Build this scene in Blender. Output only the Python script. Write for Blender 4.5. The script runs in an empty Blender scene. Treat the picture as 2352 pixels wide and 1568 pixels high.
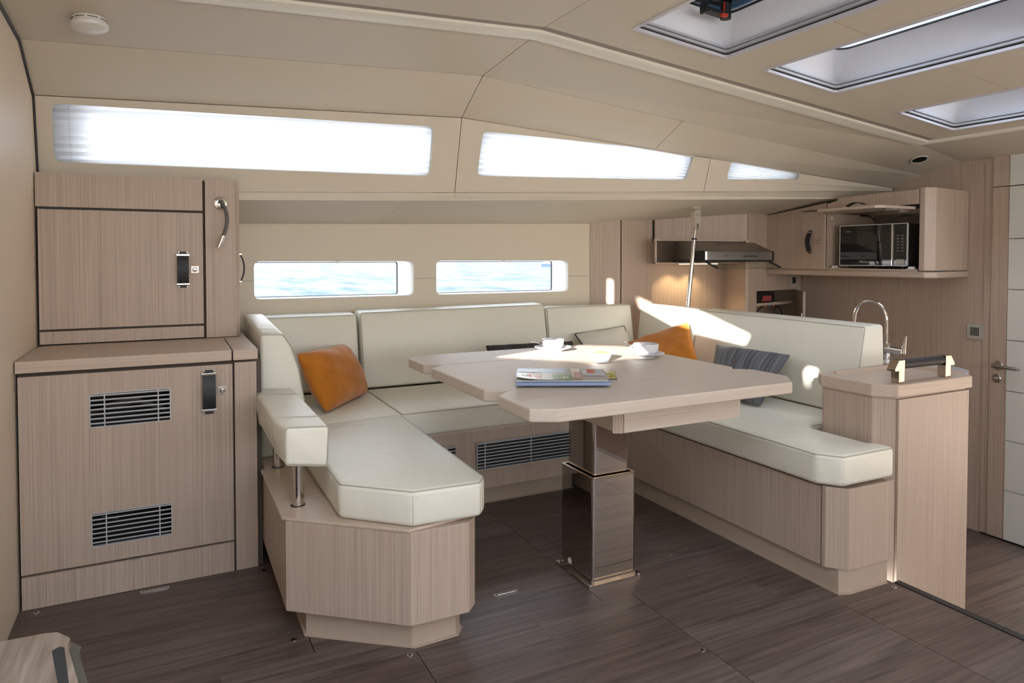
import bpy, bmesh, math, random
from mathutils import Vector, Matrix, Euler
from mathutils.geometry import tessellate_polygon
random.seed(7)
S = bpy.context.scene
COL = S.collection
V = Vector

# ------------------------------------------------------------------ camera
cam = bpy.data.cameras.new('camera'); cam.sensor_width = 36.0
cam.lens = 1568.0 / 2352.0 * 36.0
cam.shift_y = -0.0636
cam.clip_start = 0.02; cam.clip_end = 3000
co = bpy.data.objects.new('camera', cam); COL.objects.link(co)
co.location = (0, 0, 1.1)
co.rotation_euler = Euler((math.radians(90 - 1.55), 0, -math.radians(26.68)), 'XYZ')
S.camera = co

# ------------------------------------------------------------------ world, sun, exposure
W = bpy.data.worlds.new('sky'); S.world = W; W.use_nodes = True
nt = W.node_tree; nt.nodes.clear()
out = nt.nodes.new('ShaderNodeOutputWorld'); bg = nt.nodes.new('ShaderNodeBackground')
tc = nt.nodes.new('ShaderNodeTexCoord'); sp = nt.nodes.new('ShaderNodeSeparateXYZ')
rp = nt.nodes.new('ShaderNodeValToRGB')
nt.links.new(tc.outputs['Generated'], sp.inputs[0]); nt.links.new(sp.outputs['Z'], rp.inputs[0])
cr = rp.color_ramp
cr.elements[0].position = 0.0; cr.elements[0].color = (1.0, 0.97, 0.93, 1)
cr.elements[1].position = 1.0; cr.elements[1].color = (0.54, 0.63, 0.78, 1)
e = cr.elements.new(0.25); e.color = (0.62, 0.69, 0.78, 1)
nt.links.new(rp.outputs[0], bg.inputs[0]); bg.inputs[1].default_value = 7.0
nt.links.new(bg.outputs[0], out.inputs[0])

SUND = V((0.719, 0.657, -0.224)).normalized()
sl = bpy.data.lights.new('sun', 'SUN'); sl.energy = 24.0; sl.angle = math.radians(0.5); sl.color = (1.0, 0.95, 0.88)
so = bpy.data.objects.new('sun', sl); COL.objects.link(so)
so.rotation_euler = SUND.to_track_quat('-Z', 'Y').to_euler(); so.location = (-3, -3, 3)

def portal(name, loc, size, normal):
    l = bpy.data.lights.new(name, 'AREA'); l.shape = 'RECTANGLE'; l.size, l.size_y = size
    l.cycles.is_portal = True
    o = bpy.data.objects.new(name, l); COL.objects.link(o); o.location = loc
    o.rotation_euler = V(normal).to_track_quat('-Z', 'Y').to_euler()
portal('daylight_portal', (1.8, -1.84, 1.15), (3.7, 0.7), (0, 1, 0))
portal('daylight_portal', (0.185, -0.25, 2.17), (0.87, 2.1), (0, 0, -1))
portal('daylight_portal', (1.68, 1.5, 2.2), (0.6, 1.2), (0, 0, -1))
portal('daylight_portal', (2.3, 1.5, 2.15), (0.6, 1.2), (0, 0, -1))
portal('daylight_portal', (3.12, 1.5, 2.08), (0.6, 1.2), (0, 0, -1))
portal('daylight_portal', (0.36, 3.25, 1.6), (1.6, 0.35), (0, -1, 0))
portal('daylight_portal', (1.25, 3.62, 1.0), (1.9, 0.25), (0, -1, 0))

S.view_settings.view_transform = 'Standard'; S.view_settings.look = 'None'
S.view_settings.gamma = 1.0; S.view_settings.use_curve_mapping = False
S.view_settings.exposure = 0.45

# ------------------------------------------------------------------ materials
def nmat(name):
    m = bpy.data.materials.new(name); m.use_nodes = True
    return m, m.node_tree, m.node_tree.nodes['Principled BSDF']
def flat(name, col, rough=0.5, metal=0.0, spec=None, bump=0.0, bscale=200, emit=None, es=0, vary=0.0, vscale=8):
    m, t, b = nmat(name)
    b.inputs['Base Color'].default_value = (*col, 1); b.inputs['Roughness'].default_value = rough
    b.inputs['Metallic'].default_value = metal
    if spec is not None: b.inputs['Specular IOR Level'].default_value = spec
    if emit: b.inputs['Emission Color'].default_value = (*emit, 1); b.inputs['Emission Strength'].default_value = es
    if bump or vary:
        c = t.nodes.new('ShaderNodeTexCoord'); n = t.nodes.new('ShaderNodeTexNoise')
        n.inputs['Scale'].default_value = bscale; n.inputs['Detail'].default_value = 3
        t.links.new(c.outputs['Object'], n.inputs['Vector'])
        if bump:
            bp = t.nodes.new('ShaderNodeBump'); bp.inputs['Strength'].default_value = bump; bp.inputs['Distance'].default_value = 0.002
            t.links.new(n.outputs['Fac'], bp.inputs['Height']); t.links.new(bp.outputs[0], b.inputs['Normal'])
        if vary:
            n2 = t.nodes.new('ShaderNodeTexNoise'); n2.inputs['Scale'].default_value = vscale
            t.links.new(c.outputs['Object'], n2.inputs['Vector'])
            mx = t.nodes.new('ShaderNodeMix'); mx.data_type = 'RGBA'
            mx.inputs[6].default_value = (*[c_ * (1 - vary) for c_ in col], 1); mx.inputs[7].default_value = (*[min(1, c_ * (1 + vary)) for c_ in col], 1)
            t.links.new(n2.outputs['Fac'], mx.inputs[0]); t.links.new(mx.outputs[2], b.inputs['Base Color'])
    return m
def wood(name, axis, c1, c2, c3, rough=0.45, fine=300, bump=0.15, stretch=1.6, wav=0.0):
    """straight-grain veneer; axis = the grain direction"""
    m, t, b = nmat(name)
    c = t.nodes.new('ShaderNodeTexCoord'); mp = t.nodes.new('ShaderNodeMapping')
    oi = t.nodes.new('ShaderNodeObjectInfo'); ad = t.nodes.new('ShaderNodeVectorMath'); ad.operation = 'ADD'
    ml = t.nodes.new('ShaderNodeVectorMath'); ml.operation = 'SCALE'; ml.inputs['Scale'].default_value = 7.0
    cb = t.nodes.new('ShaderNodeCombineXYZ')
    for k in range(3): t.links.new(oi.outputs['Random'], cb.inputs[k])
    t.links.new(cb.outputs[0], ml.inputs[0]); t.links.new(c.outputs['Object'], ad.inputs[0]); t.links.new(ml.outputs[0], ad.inputs[1])
    sc = [fine, fine, fine]; sc['xyz'.index(axis)] = stretch
    mp.inputs['Scale'].default_value = sc
    t.links.new(ad.outputs[0], mp.inputs['Vector'])
    n = t.nodes.new('ShaderNodeTexNoise'); n.inputs['Scale'].default_value = 1.0; n.inputs['Detail'].default_value = 3; n.inputs['Roughness'].default_value = 0.6
    if wav: n.inputs['Distortion'].default_value = wav
    t.links.new(mp.outputs[0], n.inputs['Vector'])
    mp2 = t.nodes.new('ShaderNodeMapping'); sc2 = [9, 9, 9]; sc2['xyz'.index(axis)] = 0.6; mp2.inputs['Scale'].default_value = sc2
    t.links.new(ad.outputs[0], mp2.inputs['Vector'])
    n2 = t.nodes.new('ShaderNodeTexNoise'); n2.inputs['Scale'].default_value = 1.0; n2.inputs['Detail'].default_value = 2
    t.links.new(mp2.outputs[0], n2.inputs['Vector'])
    r = t.nodes.new('ShaderNodeValToRGB'); r.color_ramp.elements[0].position = 0.3; r.color_ramp.elements[1].position = 0.68
    r.color_ramp.elements[0].color = (*c1, 1); r.color_ramp.elements[1].color = (*c2, 1)
    t.links.new(n.outputs['Fac'], r.inputs[0])
    mx = t.nodes.new('ShaderNodeMix'); mx.data_type = 'RGBA'; mx.inputs[7].default_value = (*c3, 1)
    mr = t.nodes.new('ShaderNodeMapRange'); mr.inputs[1].default_value = 0.35; mr.inputs[2].default_value = 0.75; mr.inputs[3].default_value = 0.0; mr.inputs[4].default_value = 0.35
    t.links.new(n2.outputs['Fac'], mr.inputs[0]); t.links.new(mr.outputs[0], mx.inputs[0])
    t.links.new(r.outputs[0], mx.inputs[6]); t.links.new(mx.outputs[2], b.inputs['Base Color'])
    b.inputs['Roughness'].default_value = rough
    bp = t.nodes.new('ShaderNodeBump'); bp.inputs['Strength'].default_value = bump; bp.inputs['Distance'].default_value = 0.0006
    t.links.new(n.outputs['Fac'], bp.inputs['Height']); t.links.new(bp.outputs[0], b.inputs['Normal'])
    return m
OA, OB, OC = (0.365, 0.280, 0.220), (0.535, 0.430, 0.350), (0.465, 0.368, 0.295)
WZ = wood('oak_veneer_vertical', 'z', OA, OB, OC)
WX = wood('oak_veneer_along_x', 'x', (0.43, 0.335, 0.262), (0.60, 0.485, 0.392), (0.53, 0.42, 0.335), rough=0.42)
TBL = wood('pale_oak_table', 'x', (0.49, 0.41, 0.34), (0.58, 0.50, 0.425), (0.53, 0.45, 0.375), rough=0.5)
PLN = flat('plain_oak_plinth', (0.44, 0.35, 0.275), 0.5, vary=0.05, vscale=30)
GAP = flat('gap_shade_brown', (0.085, 0.066, 0.052), 0.7)  # shade of the door gaps put into the cabinet body colour
WY = wood('oak_veneer_along_y', 'y', OA, OB, OC, rough=0.35)
FL = wood('dark_floor_laminate', 'x', (0.050, 0.033, 0.027), (0.150, 0.107, 0.089), (0.096, 0.068, 0.056), rough=0.42, fine=46, bump=0.5, stretch=2.2, wav=1.0)
FL2 = wood('dark_floor_laminate_greyer', 'x', (0.060, 0.043, 0.036), (0.165, 0.123, 0.104), (0.100, 0.075, 0.063), rough=0.42, fine=40, bump=0.5, stretch=1.8, wav=1.3)
STEPW = wood('brushed_oak_step', 'y', (0.17, 0.13, 0.10), (0.40, 0.325, 0.27), (0.28, 0.22, 0.18), rough=0.5, fine=60, bump=0.9, stretch=4, wav=0.8)
LEA = flat('cream_leather', (0.76, 0.74, 0.645), 0.42, bump=0.22, bscale=420, vary=0.02, vscale=3)
def creases(m, scale=5.5, dist=0.006, strength=0.35):
    t = m.node_tree; b = t.nodes['Principled BSDF']
    c = t.nodes.new('ShaderNodeTexCoord'); mp = t.nodes.new('ShaderNodeMapping'); mp.inputs['Scale'].default_value = (scale, scale * 1.7, scale)
    n = t.nodes.new('ShaderNodeTexNoise'); n.inputs['Scale'].default_value = 1; n.inputs['Detail'].default_value = 2; n.inputs['Distortion'].default_value = 1.2
    bp = t.nodes.new('ShaderNodeBump'); bp.inputs['Strength'].default_value = strength; bp.inputs['Distance'].default_value = dist
    t.links.new(c.outputs['Object'], mp.inputs[0]); t.links.new(mp.outputs[0], n.inputs['Vector']); t.links.new(n.outputs['Fac'], bp.inputs['Height'])
    old = b.inputs['Normal'].links[0].from_node if b.inputs['Normal'].links else None
    if old: t.links.new(bp.outputs[0], old.inputs['Normal'])
    else: t.links.new(bp.outputs[0], b.inputs['Normal'])
creases(LEA, 4.5, 0.012, 0.5)
SEAM = flat('cream_seam', (0.42, 0.41, 0.33), 0.6)
THR = flat('stitching_thread', (0.70, 0.66, 0.54), 0.7)
CEI = flat('beige_headliner', (0.64, 0.575, 0.475), 0.55, bump=0.15, bscale=500, vary=0.015, vscale=2)
LIN = flat('beige_lining', (0.66, 0.59, 0.475), 0.5, bump=0.1, bscale=500)
JNT = flat('joint_shadow_brown', (0.05, 0.035, 0.025), 0.8)
WHT = flat('white_gelcoat', (0.80, 0.82, 0.84), 0.3)
WHP = flat('white_door_panel', (0.66, 0.66, 0.62), 0.35, bump=0.1, bscale=700)
BLK = flat('black_rubber', (0.012, 0.012, 0.014), 0.45)
STR = flat('black_leather_strap', (0.018, 0.019, 0.024), 0.5, bump=0.3, bscale=700)
CHR = flat('polished_steel', (0.66, 0.63, 0.60), 0.07, 1.0)
COLM = flat('mirror_polished_column', (0.56, 0.51, 0.48), 0.035, 1.0)
NIK = flat('satin_nickel', (0.44, 0.42, 0.40), 0.32, 1.0, bump=0.05)
BRZ = flat('warm_polished_nickel', (0.46, 0.39, 0.32), 0.16, 1.0)
HOD = flat('brushed_hood_steel', (0.30, 0.285, 0.265), 0.32, 1.0, bump=0.1, bscale=300)
ALU = flat('grey_aluminium_grille', (0.50, 0.51, 0.52), 0.4, 0.3)
DRK = flat('dark_void', (0.02, 0.02, 0.022), 0.8)
GRY = flat('grey_plastic', (0.11, 0.11, 0.10), 0.5)
PLS = flat('white_plastic', (0.74, 0.73, 0.70), 0.35)
SPL = flat('pale_silver_plate', (0.47, 0.465, 0.43), 0.35, 0.2)
SBR = flat('satin_steel_bracket', (0.66, 0.61, 0.54), 0.3, 0.7)
RAIL = flat('cream_handrail', (0.80, 0.77, 0.68), 0.35)
RAILD = flat('rail_channel', (0.32, 0.28, 0.25), 0.5)
POR = flat('white_porcelain', (0.68, 0.69, 0.72), 0.12)
ORG = flat('orange_velvet', (0.50, 0.175, 0.022), 0.85, bump=0.9, bscale=38, vary=0.30, vscale=13)
ORG.node_tree.nodes['Principled BSDF'].inputs['Sheen Weight'].default_value = 0.3; ORG.node_tree.nodes['Principled BSDF'].inputs['Specular IOR Level'].default_value = 0.05
CRM = flat('cream_linen', (0.62, 0.59, 0.53), 0.8, bump=0.5, bscale=400)
SEA_TINT = (0.10, 0.22, 0.42)
def woven(name, a, b_, sc):
    m, t, b = nmat(name)
    c = t.nodes.new('ShaderNodeTexCoord'); mp = t.nodes.new('ShaderNodeMapping'); mp.inputs['Scale'].default_value = sc
    n = t.nodes.new('ShaderNodeTexNoise'); n.inputs['Scale'].default_value = 1; n.inputs['Detail'].default_value = 4
    t.links.new(c.outputs['UV'], mp.inputs[0]); t.links.new(mp.outputs[0], n.inputs['Vector'])
    r = t.nodes.new('ShaderNodeValToRGB'); r.color_ramp.elements[0].position = 0.38; r.color_ramp.elements[1].position = 0.62
    r.color_ramp.elements[0].color = (*a, 1); r.color_ramp.elements[1].color = (*b_, 1)
    t.links.new(n.outputs['Fac'], r.inputs[0]); t.links.new(r.outputs[0], b.inputs['Base Color']); b.inputs['Roughness'].default_value = 0.85
    n3 = t.nodes.new('ShaderNodeTexNoise'); n3.inputs['Scale'].default_value = 210; t.links.new(c.outputs['UV'], n3.inputs['Vector'])
    mv = t.nodes.new('ShaderNodeMix'); mv.data_type = 'RGBA'; mv.blend_type = 'MULTIPLY'; mv.inputs[0].default_value = 0.75
    t.links.new(r.outputs[0], mv.inputs[6]); r3 = t.nodes.new('ShaderNodeValToRGB'); r3.color_ramp.elements[0].position = 0.35; r3.color_ramp.elements[1].position = 0.62; r3.color_ramp.elements[0].color = (0.35, 0.35, 0.36, 1); r3.color_ramp.elements[1].color = (1, 1, 1, 1)
    t.links.new(n3.outputs['Fac'], r3.inputs[0]); t.links.new(r3.outputs[0], mv.inputs[7]); t.links.new(mv.outputs[2], b.inputs['Base Color'])
    bp = t.nodes.new('ShaderNodeBump'); bp.inputs['Strength'].default_value = 0.6; bp.inputs['Distance'].default_value = 0.001
    t.links.new(n3.outputs['Fac'], bp.inputs['Height']); t.links.new(bp.outputs[0], b.inputs['Normal'])
    return m
GWV = woven('grey_striped_weave', (0.085, 0.088, 0.100), (0.215, 0.22, 0.24), (34, 0.8, 1))
DWV = woven('charcoal_striped_weave', (0.020, 0.020, 0.023), (0.055, 0.055, 0.060), (34, 2.5, 1))
def glassm(name, tint=(1, 1, 1), rough=0.0, a=0.12):
    m, t, b = nmat(name); t.nodes.remove(b)
    o = t.nodes['Material Output']; tr = t.nodes.new('ShaderNodeBsdfTransparent'); tr.inputs[0].default_value = (*tint, 1)
    g = t.nodes.new('ShaderNodeBsdfGlossy'); g.inputs['Roughness'].default_value = rough
    fr = t.nodes.new('ShaderNodeFresnel'); fr.inputs[0].default_value = 1.18
    mx = t.nodes.new('ShaderNodeMixShader'); t.links.new(fr.outputs[0], mx.inputs[0]); t.links.new(tr.outputs[0], mx.inputs[1]); t.links.new(g.outputs[0], mx.inputs[2])
    t.links.new(mx.outputs[0], o.inputs[0]); return m
GLS = glassm('clear_glazing')
GLT = glassm('tinted_hatch_glazing', (0.13, 0.17, 0.19))
VIS = glassm('hood_visor_glass', (0.93, 0.95, 0.93)); VIS.node_tree.nodes['Fresnel'].inputs[0].default_value = 1.01
def blindm():
    m, t, b = nmat('translucent_blind'); t.nodes.remove(b)
    o = t.nodes['Material Output']; tl = t.nodes.new('ShaderNodeBsdfTranslucent'); tl.inputs[0].default_value = (0.62, 0.62, 0.62, 1)
    d = t.nodes.new('ShaderNodeBsdfDiffuse'); d.inputs[0].default_value = (0.85, 0.85, 0.84, 1)
    mx = t.nodes.new('ShaderNodeMixShader'); mx.inputs[0].default_value = 0.35
    t.links.new(tl.outputs[0], mx.inputs[1]); t.links.new(d.outputs[0], mx.inputs[2]); t.links.new(mx.outputs[0], o.inputs[0]); return m
BLD = blindm()
def surr():  # translucency added so outside light brightens the white reveal
    m, t, b = nmat('reveal_brightened_translucent'); t.nodes.remove(b)
    o = t.nodes['Material Output']; tl = t.nodes.new('ShaderNodeBsdfTranslucent'); tl.inputs[0].default_value = (0.80, 0.80, 0.78, 1)
    d = t.nodes.new('ShaderNodeBsdfDiffuse'); d.inputs[0].default_value = (0.88, 0.87, 0.83, 1)
    mx = t.nodes.new('ShaderNodeMixShader'); mx.inputs[0].default_value = 0.6
    t.links.new(tl.outputs[0], mx.inputs[1]); t.links.new(d.outputs[0], mx.inputs[2]); t.links.new(mx.outputs[0], o.inputs[0]); return m
SURR = surr()
LED = flat('led_strip', (1, 0.9, 0.7), 0.4, emit=(1.0, 0.72, 0.36), es=14)
MWG = flat('microwave_black_glass', (0.012, 0.012, 0.013), 0.04)
MWB = flat('microwave_dark_case', (0.035, 0.032, 0.033), 0.35)

# ------------------------------------------------------------------ mesh builder
class M:
    def __init__(s, xf=None): s.v = []; s.f = []; s.xf = xf
    def add(s, vs, fs):
        n = len(s.v)
        for p in vs:
            p = V(p); s.v.append(s.xf @ p if s.xf else p)
        s.f += [tuple(i + n for i in f) for f in fs]; return s
    def box(s, x0, x1, y0, y1, z0, z1):
        if x0 > x1: x0, x1 = x1, x0
        if y0 > y1: y0, y1 = y1, y0
        if z0 > z1: z0, z1 = z1, z0
        return s.add([(x0, y0, z0), (x1, y0, z0), (x1, y1, z0), (x0, y1, z0), (x0, y0, z1), (x1, y0, z1), (x1, y1, z1), (x0, y1, z1)],
                     [(3, 2, 1, 0), (4, 5, 6, 7), (0, 1, 5, 4), (1, 2, 6, 5), (2, 3, 7, 6), (3, 0, 4, 7)])
    def prism(s, poly, z0, z1):
        a = sum(poly[i][0] * poly[(i + 1) % len(poly)][1] - poly[(i + 1) % len(poly)][0] * poly[i][1] for i in range(len(poly)))
        if a < 0: poly = poly[::-1]
        n = len(poly)
        return s.add([(x, y, z0) for x, y in poly] + [(x, y, z1) for x, y in poly],
                     [tuple(range(n - 1, -1, -1)), tuple(range(n, 2 * n))] + [(i, (i + 1) % n, n + (i + 1) % n, n + i) for i in range(n)])
    def ext(s, poly3, off):
        """planar polygon of 3D points pushed along off"""
        off = V(off); P = [V(p) for p in poly3]; n = len(P)
        nn = V((0, 0, 0))
        for i in range(n): nn += P[i].cross(P[(i + 1) % n])
        if nn.dot(off) < 0: P = P[::-1]
        return s.add(P + [p + off for p in P], [tuple(range(n - 1, -1, -1)), tuple(range(n, 2 * n))] + [(i, (i + 1) % n, n + (i + 1) % n, n + i) for i in range(n)])
    def slab(s, loops, off):
        """outline + holes, thickness off"""
        off = V(off); L = [[V(p) for p in l] for l in loops]; flatp = [p for l in L for p in l]; n = len(flatp)
        tris = tessellate_polygon(L)
        fs = []
        for t in tris:
            a, b, c = (flatp[i] for i in t); nn = (b - a).cross(c - a)
            t = t if nn.dot(off) < 0 else t[::-1]
            fs.append(tuple(t)); fs.append(tuple(i + n for i in t[::-1]))
        k = 0
        for l in L:
            m = len(l)
            for i in range(m): fs.append((k + i, k + (i + 1) % m, n + k + (i + 1) % m, n + k + i))
            k += m
        return s.add(flatp + [p + off for p in flatp], fs)
    def tube(s, path, r, n=10, cap=True, ry=None):
        P = [V(p) for p in path]; R = r if isinstance(r, (list, tuple)) else [r] * len(P)
        rings = []; up = None
        for i, p in enumerate(P):
            d = (P[min(i + 1, len(P) - 1)] - P[max(i - 1, 0)]).normalized()
            if up is None: up = V((0, 0, 1)) if abs(d.z) < 0.9 else V((1, 0, 0))
            a = d.cross(up).normalized(); b = a.cross(d).normalized(); up = b
            rings.append([p + a * math.cos(t) * R[i] + b * math.sin(t) * (ry or 1) * R[i] for t in [2 * math.pi * k / n for k in range(n)]])
        vs = [q for rr in rings for q in rr]
        fs = [(i * n + k, i * n + (k + 1) % n, (i + 1) * n + (k + 1) % n, (i + 1) * n + k) for i in range(len(P) - 1) for k in range(n)]
        if cap: fs += [tuple(range(n - 1, -1, -1)), tuple(range((len(P) - 1) * n, len(P) * n))]
        return s.add(vs, fs)
    def lathe(s, prof, c, n=32, ax='z'):
        vs = []
        for r, h in prof:
            for k in range(n):
                t = 2 * math.pi * k / n
                a, b = r * math.cos(t), r * math.sin(t)
                q = {'z': (a, b, h), 'y': (a, h, b), 'x': (h, a, b)}[ax]
                vs.append((c[0] + q[0], c[1] + q[1], c[2] + q[2]))
        m = len(prof)
        fs = [(i * n + k, i * n + (k + 1) % n, (i + 1) * n + (k + 1) % n, (i + 1) * n + k) for i in range(m - 1) for k in range(n)]
        if prof[0][0] > 1e-6: fs.append(tuple(range(n - 1, -1, -1)))
        if prof[-1][0] > 1e-6: fs.append(tuple(range((m - 1) * n, m * n)))
        return s.add(vs, fs)
    def cyl(s, a, b, r, n=16): return s.tube([a, b], r, n)

def build(name, m, mat, parent=None, bev=0.0, seg=2, smooth=True, origin=None, label=None, kind=None, keep=False):
    if keep: o_ = V((0, 0, 0))
    elif parent is not None: o_ = V(parent['_o'])
    else:
        xs = [p.x for p in m.v]; ys = [p.y for p in m.v]; zs = [p.z for p in m.v]
        o_ = V(origin) if origin is not None else V(((min(xs) + max(xs)) / 2, (min(ys) + max(ys)) / 2, min(zs)))
    me = bpy.data.meshes.new(name)
    bm = bmesh.new()
    bv = [bm.verts.new(p - o_) for p in m.v]
    for f in m.f:
        try: bm.faces.new([bv[i] for i in f])
        except ValueError: pass
    bmesh.ops.remove_doubles(bm, verts=bm.verts, dist=1e-5)
    bmesh.ops.recalc_face_normals(bm, faces=bm.faces)
    if bev > 0:
        es = [e for e in bm.edges if len(e.link_faces) == 2 and e.calc_face_angle(0) > 0.5]
        if es: bmesh.ops.bevel(bm, geom=es, offset=bev, segments=seg, profile=0.5, affect='EDGES', clamp_overlap=True)
    bm.to_mesh(me); bm.free()
    me.materials.append(mat)
    if smooth:
        me.shade_smooth(); me.set_sharp_from_angle(angle=math.radians(38 if seg < 3 else 50))
    o = bpy.data.objects.new(name, me); COL.objects.link(o)
    if smooth and mat is not LEA:
        wn = o.modifiers.new('weighted_normal', 'WEIGHTED_NORMAL'); wn.keep_sharp = True; wn.weight = 100
    if parent is not None:
        o.parent = parent; o['_o'] = parent['_o']
    else:
        o.location = o_; o['_o'] = tuple(o_)
    if label: o['label'] = label
    if kind: o['kind'] = kind
    return o
def thing(name, loc, label, cat, group=None):
    o = bpy.data.objects.new(name, None); COL.objects.link(o); o.location = loc; o['_o'] = tuple(loc)
    o.empty_display_size = 0.05
    o['label'] = label; o['category'] = cat
    if group: o['group'] = group
    return o
def tag(o, label, cat, group=None):
    o['label'] = label; o['category'] = cat
    if group: o['group'] = group
    return o
def struct_root(name, loc=(0, 0, 0), label=None):
    o = bpy.data.objects.new(name, None); COL.objects.link(o); o.location = loc; o['_o'] = tuple(loc); o['kind'] = 'structure'
    if label: o['label'] = label
    return o
def text_mesh(body, size, xf, depth=0.0004, align='CENTER', sx=1.0):
    """flat lettering as a builder; text lies in local XY, xf maps it into place"""
    c = bpy.data.curves.new('lettering', 'FONT'); c.body = body; c.size = size; c.extrude = depth; c.align_x = align; c.align_y = 'CENTER'; c.resolution_u = 2
    o = bpy.data.objects.new('lettering', c); COL.objects.link(o)
    dg = bpy.context.evaluated_depsgraph_get(); me = bpy.data.meshes.new_from_object(o.evaluated_get(dg))
    m = M(xf); m.add([(v.co.x * sx, v.co.y, v.co.z) for v in me.vertices], [tuple(p.vertices) for p in me.polygons])
    bpy.data.objects.remove(o); bpy.data.curves.remove(c); bpy.data.meshes.remove(me)
    return m
def frame(o, x, y, z):
    """matrix with columns x,y,z axes and origin o"""
    x, y, z = V(x).normalized(), V(y).normalized(), V(z).normalized()
    return Matrix(((x.x, y.x, z.x, o[0]), (x.y, y.y, z.y, o[1]), (x.z, y.z, z.z, o[2]), (0, 0, 0, 1)))
def rounded(pts, r, n=5):
    """3D polygon with rounded corners (r may be a list)"""
    P = [V(p) for p in pts]; out = []; N = len(P)
    for i in range(N):
        a, b, c = P[i - 1], P[i], P[(i + 1) % N]
        ri = r[i] if isinstance(r, (list, tuple)) else r
        u = (a - b).normalized(); w = (c - b).normalized()
        ang = u.angle(w); d = min(ri / math.tan(ang / 2), 0.48 * (a - b).length, 0.48 * (c - b).length)
        p0, p1 = b + u * d, b + w * d
        for k in range(n + 1):
            t = k / n; q = p0.lerp(b, t).lerp(b.lerp(p1, t), t); out.append(q)
    return out
def smooth_path(p, n=5):
    P = [V(q) for q in p]; out = []
    for i in range(len(P) - 1):
        a, b, c, d = P[max(i - 1, 0)], P[i], P[i + 1], P[min(i + 2, len(P) - 1)]
        for k in range(n):
            t = k / n
            out.append(0.5 * ((2 * b) + (c - a) * t + (2 * a - 5 * b + 4 * c - d) * t * t + (3 * b - a - 3 * c + d) * t ** 3))
    out.append(P[-1]); return out

def inset3(loop, d):
    c = sum((V(p) for p in loop), V((0, 0, 0))) / len(loop)
    return [V(p) + (c - V(p)).normalized() * d for p in loop]

# ================================================================== SETTING
# hull side section lines (y, z) at three stations along the cabin
XS = (-0.43, 1.23, 3.9)
LN = {0: ((3.5, 1.250), (3.5, 1.281), (3.5, 1.345)),       # foot of the side deck soffit
      1: ((3.06, 1.318), (3.06, 1.373), (2.70, 1.460)),    # lower edge of the window fascia
      2: ((3.06, 1.345), (3.06, 1.413), (2.66, 1.500)),    # lower edge of the window band
      3: ((2.97, 1.683), (2.97, 1.754), (2.648, 1.519)),   # upper edge of the window band
      4: ((2.73, 1.814), (2.73, 1.892), (2.476, 1.576)),
      5: ((2.27, 1.852), (2.27, 1.928), (2.254, 1.626))}
def LP(l, x):
    (xa, xb, xc) = XS
    if x <= xb: i, t = 0, (x - xa) / (xb - xa)
    else: i, t = 1, (x - xb) / (xc - xb)
    a, b = LN[l][i], LN[l][i + 1]
    return V((x, a[0] + (b[0] - a[0]) * t, a[1] + (b[1] - a[1]) * t))
def quad(l0, l1, x0, x1, g=0.0016):
    a, b, c, d = LP(l0, x0), LP(l0, x1), LP(l1, x1), LP(l1, x0)
    ex = (b - a).normalized(); ey = (d - a).normalized(); ey2 = (c - b).normalized()
    return [a + ex * g + ey * g, b - ex * g + ey2 * g, c - ex * g - ey2 * g, d + ex * g - ey * g]
def outn(q):
    n = (V(q[1]) - V(q[0])).cross(V(q[3]) - V(q[0])).normalized()
    c = sum((V(p) for p in q), V((0, 0, 0))) / 4
    return n if n.dot(c - V((1.7, 0.5, 0.9))) > 0 else -n

# windows in the band (corner points measured on the band planes)
W1 = [(-0.375, 2.977, 1.660), (1.097, 2.981, 1.702), (1.098, 3.040, 1.483), (-0.375, 3.031, 1.455)]
W2 = [(1.339, 2.969, 1.700), (2.504, 2.816, 1.655), (2.480, 2.855, 1.515), (1.332, 3.024, 1.494)]
W3 = [(2.735, 2.790, 1.631), (3.195, 2.734, 1.594), (3.205, 2.745, 1.545), (2.726, 2.819, 1.526)]
def onplane(p, q):
    n = outn(q); p = V(p); return p - n * (p - V(q[0])).dot(n)
SEAM2 = 2.60
ceil = struct_root('ceiling', (1.7, 1.2, 1.9))
wall_band = struct_root('wall_window_side', (1.7, 3.0, 1.4))
backing = M()
def panel(name, parent, q, holes=(), mat=CEI, th=0.010, back=True):
    n = outn(q)
    hl = [[onplane(p, q) for p in h] for h in holes]
    build(name, M().slab([q] + hl, n * th), mat, parent, smooth=False)
    if back:
        c = sum((V(p) for p in q), V((0, 0, 0))) / 4
        qq = [V(p) + (V(p) - c).normalized() * 0.008 + n * (th + 0.004) for p in q]
        backing.slab([qq] + [[p + n * (th + 0.004) for p in h] for h in hl], n * 0.004)
h1 = rounded(W1, 0.032); h2 = rounded(W2, 0.030); h3 = rounded(W3, [0.028, 0.024, 0.024, 0.022])
panel('lining_panel', wall_band, quad(2, 3, XS[0], XS[1]), [h1])
panel('lining_panel', wall_band, quad(2, 3, XS[1], SEAM2), [h2])
panel('lining_panel', wall_band, quad(2, 3, SEAM2, XS[2]), [h3])
for a, b in ((XS[0], XS[1]), (XS[1], XS[2])):
    panel('fascia_panel', wall_band, quad(1, 2, a, b, 0.0006), back=False)
for a, b in ((XS[0], 0.98), (0.98, 2.66), (2.66, XS[2])):
    panel('soffit_panel', ceil, quad(0, 1, a, b, 0.0006), back=False)
for a, b in ((XS[0], XS[1]), (XS[1], 2.26), (2.26, XS[2])):
    panel('headliner_panel', ceil, quad(3, 4, a, b))
panel('headliner_panel', ceil, quad(4, 5, XS[0], XS[1]))
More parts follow.
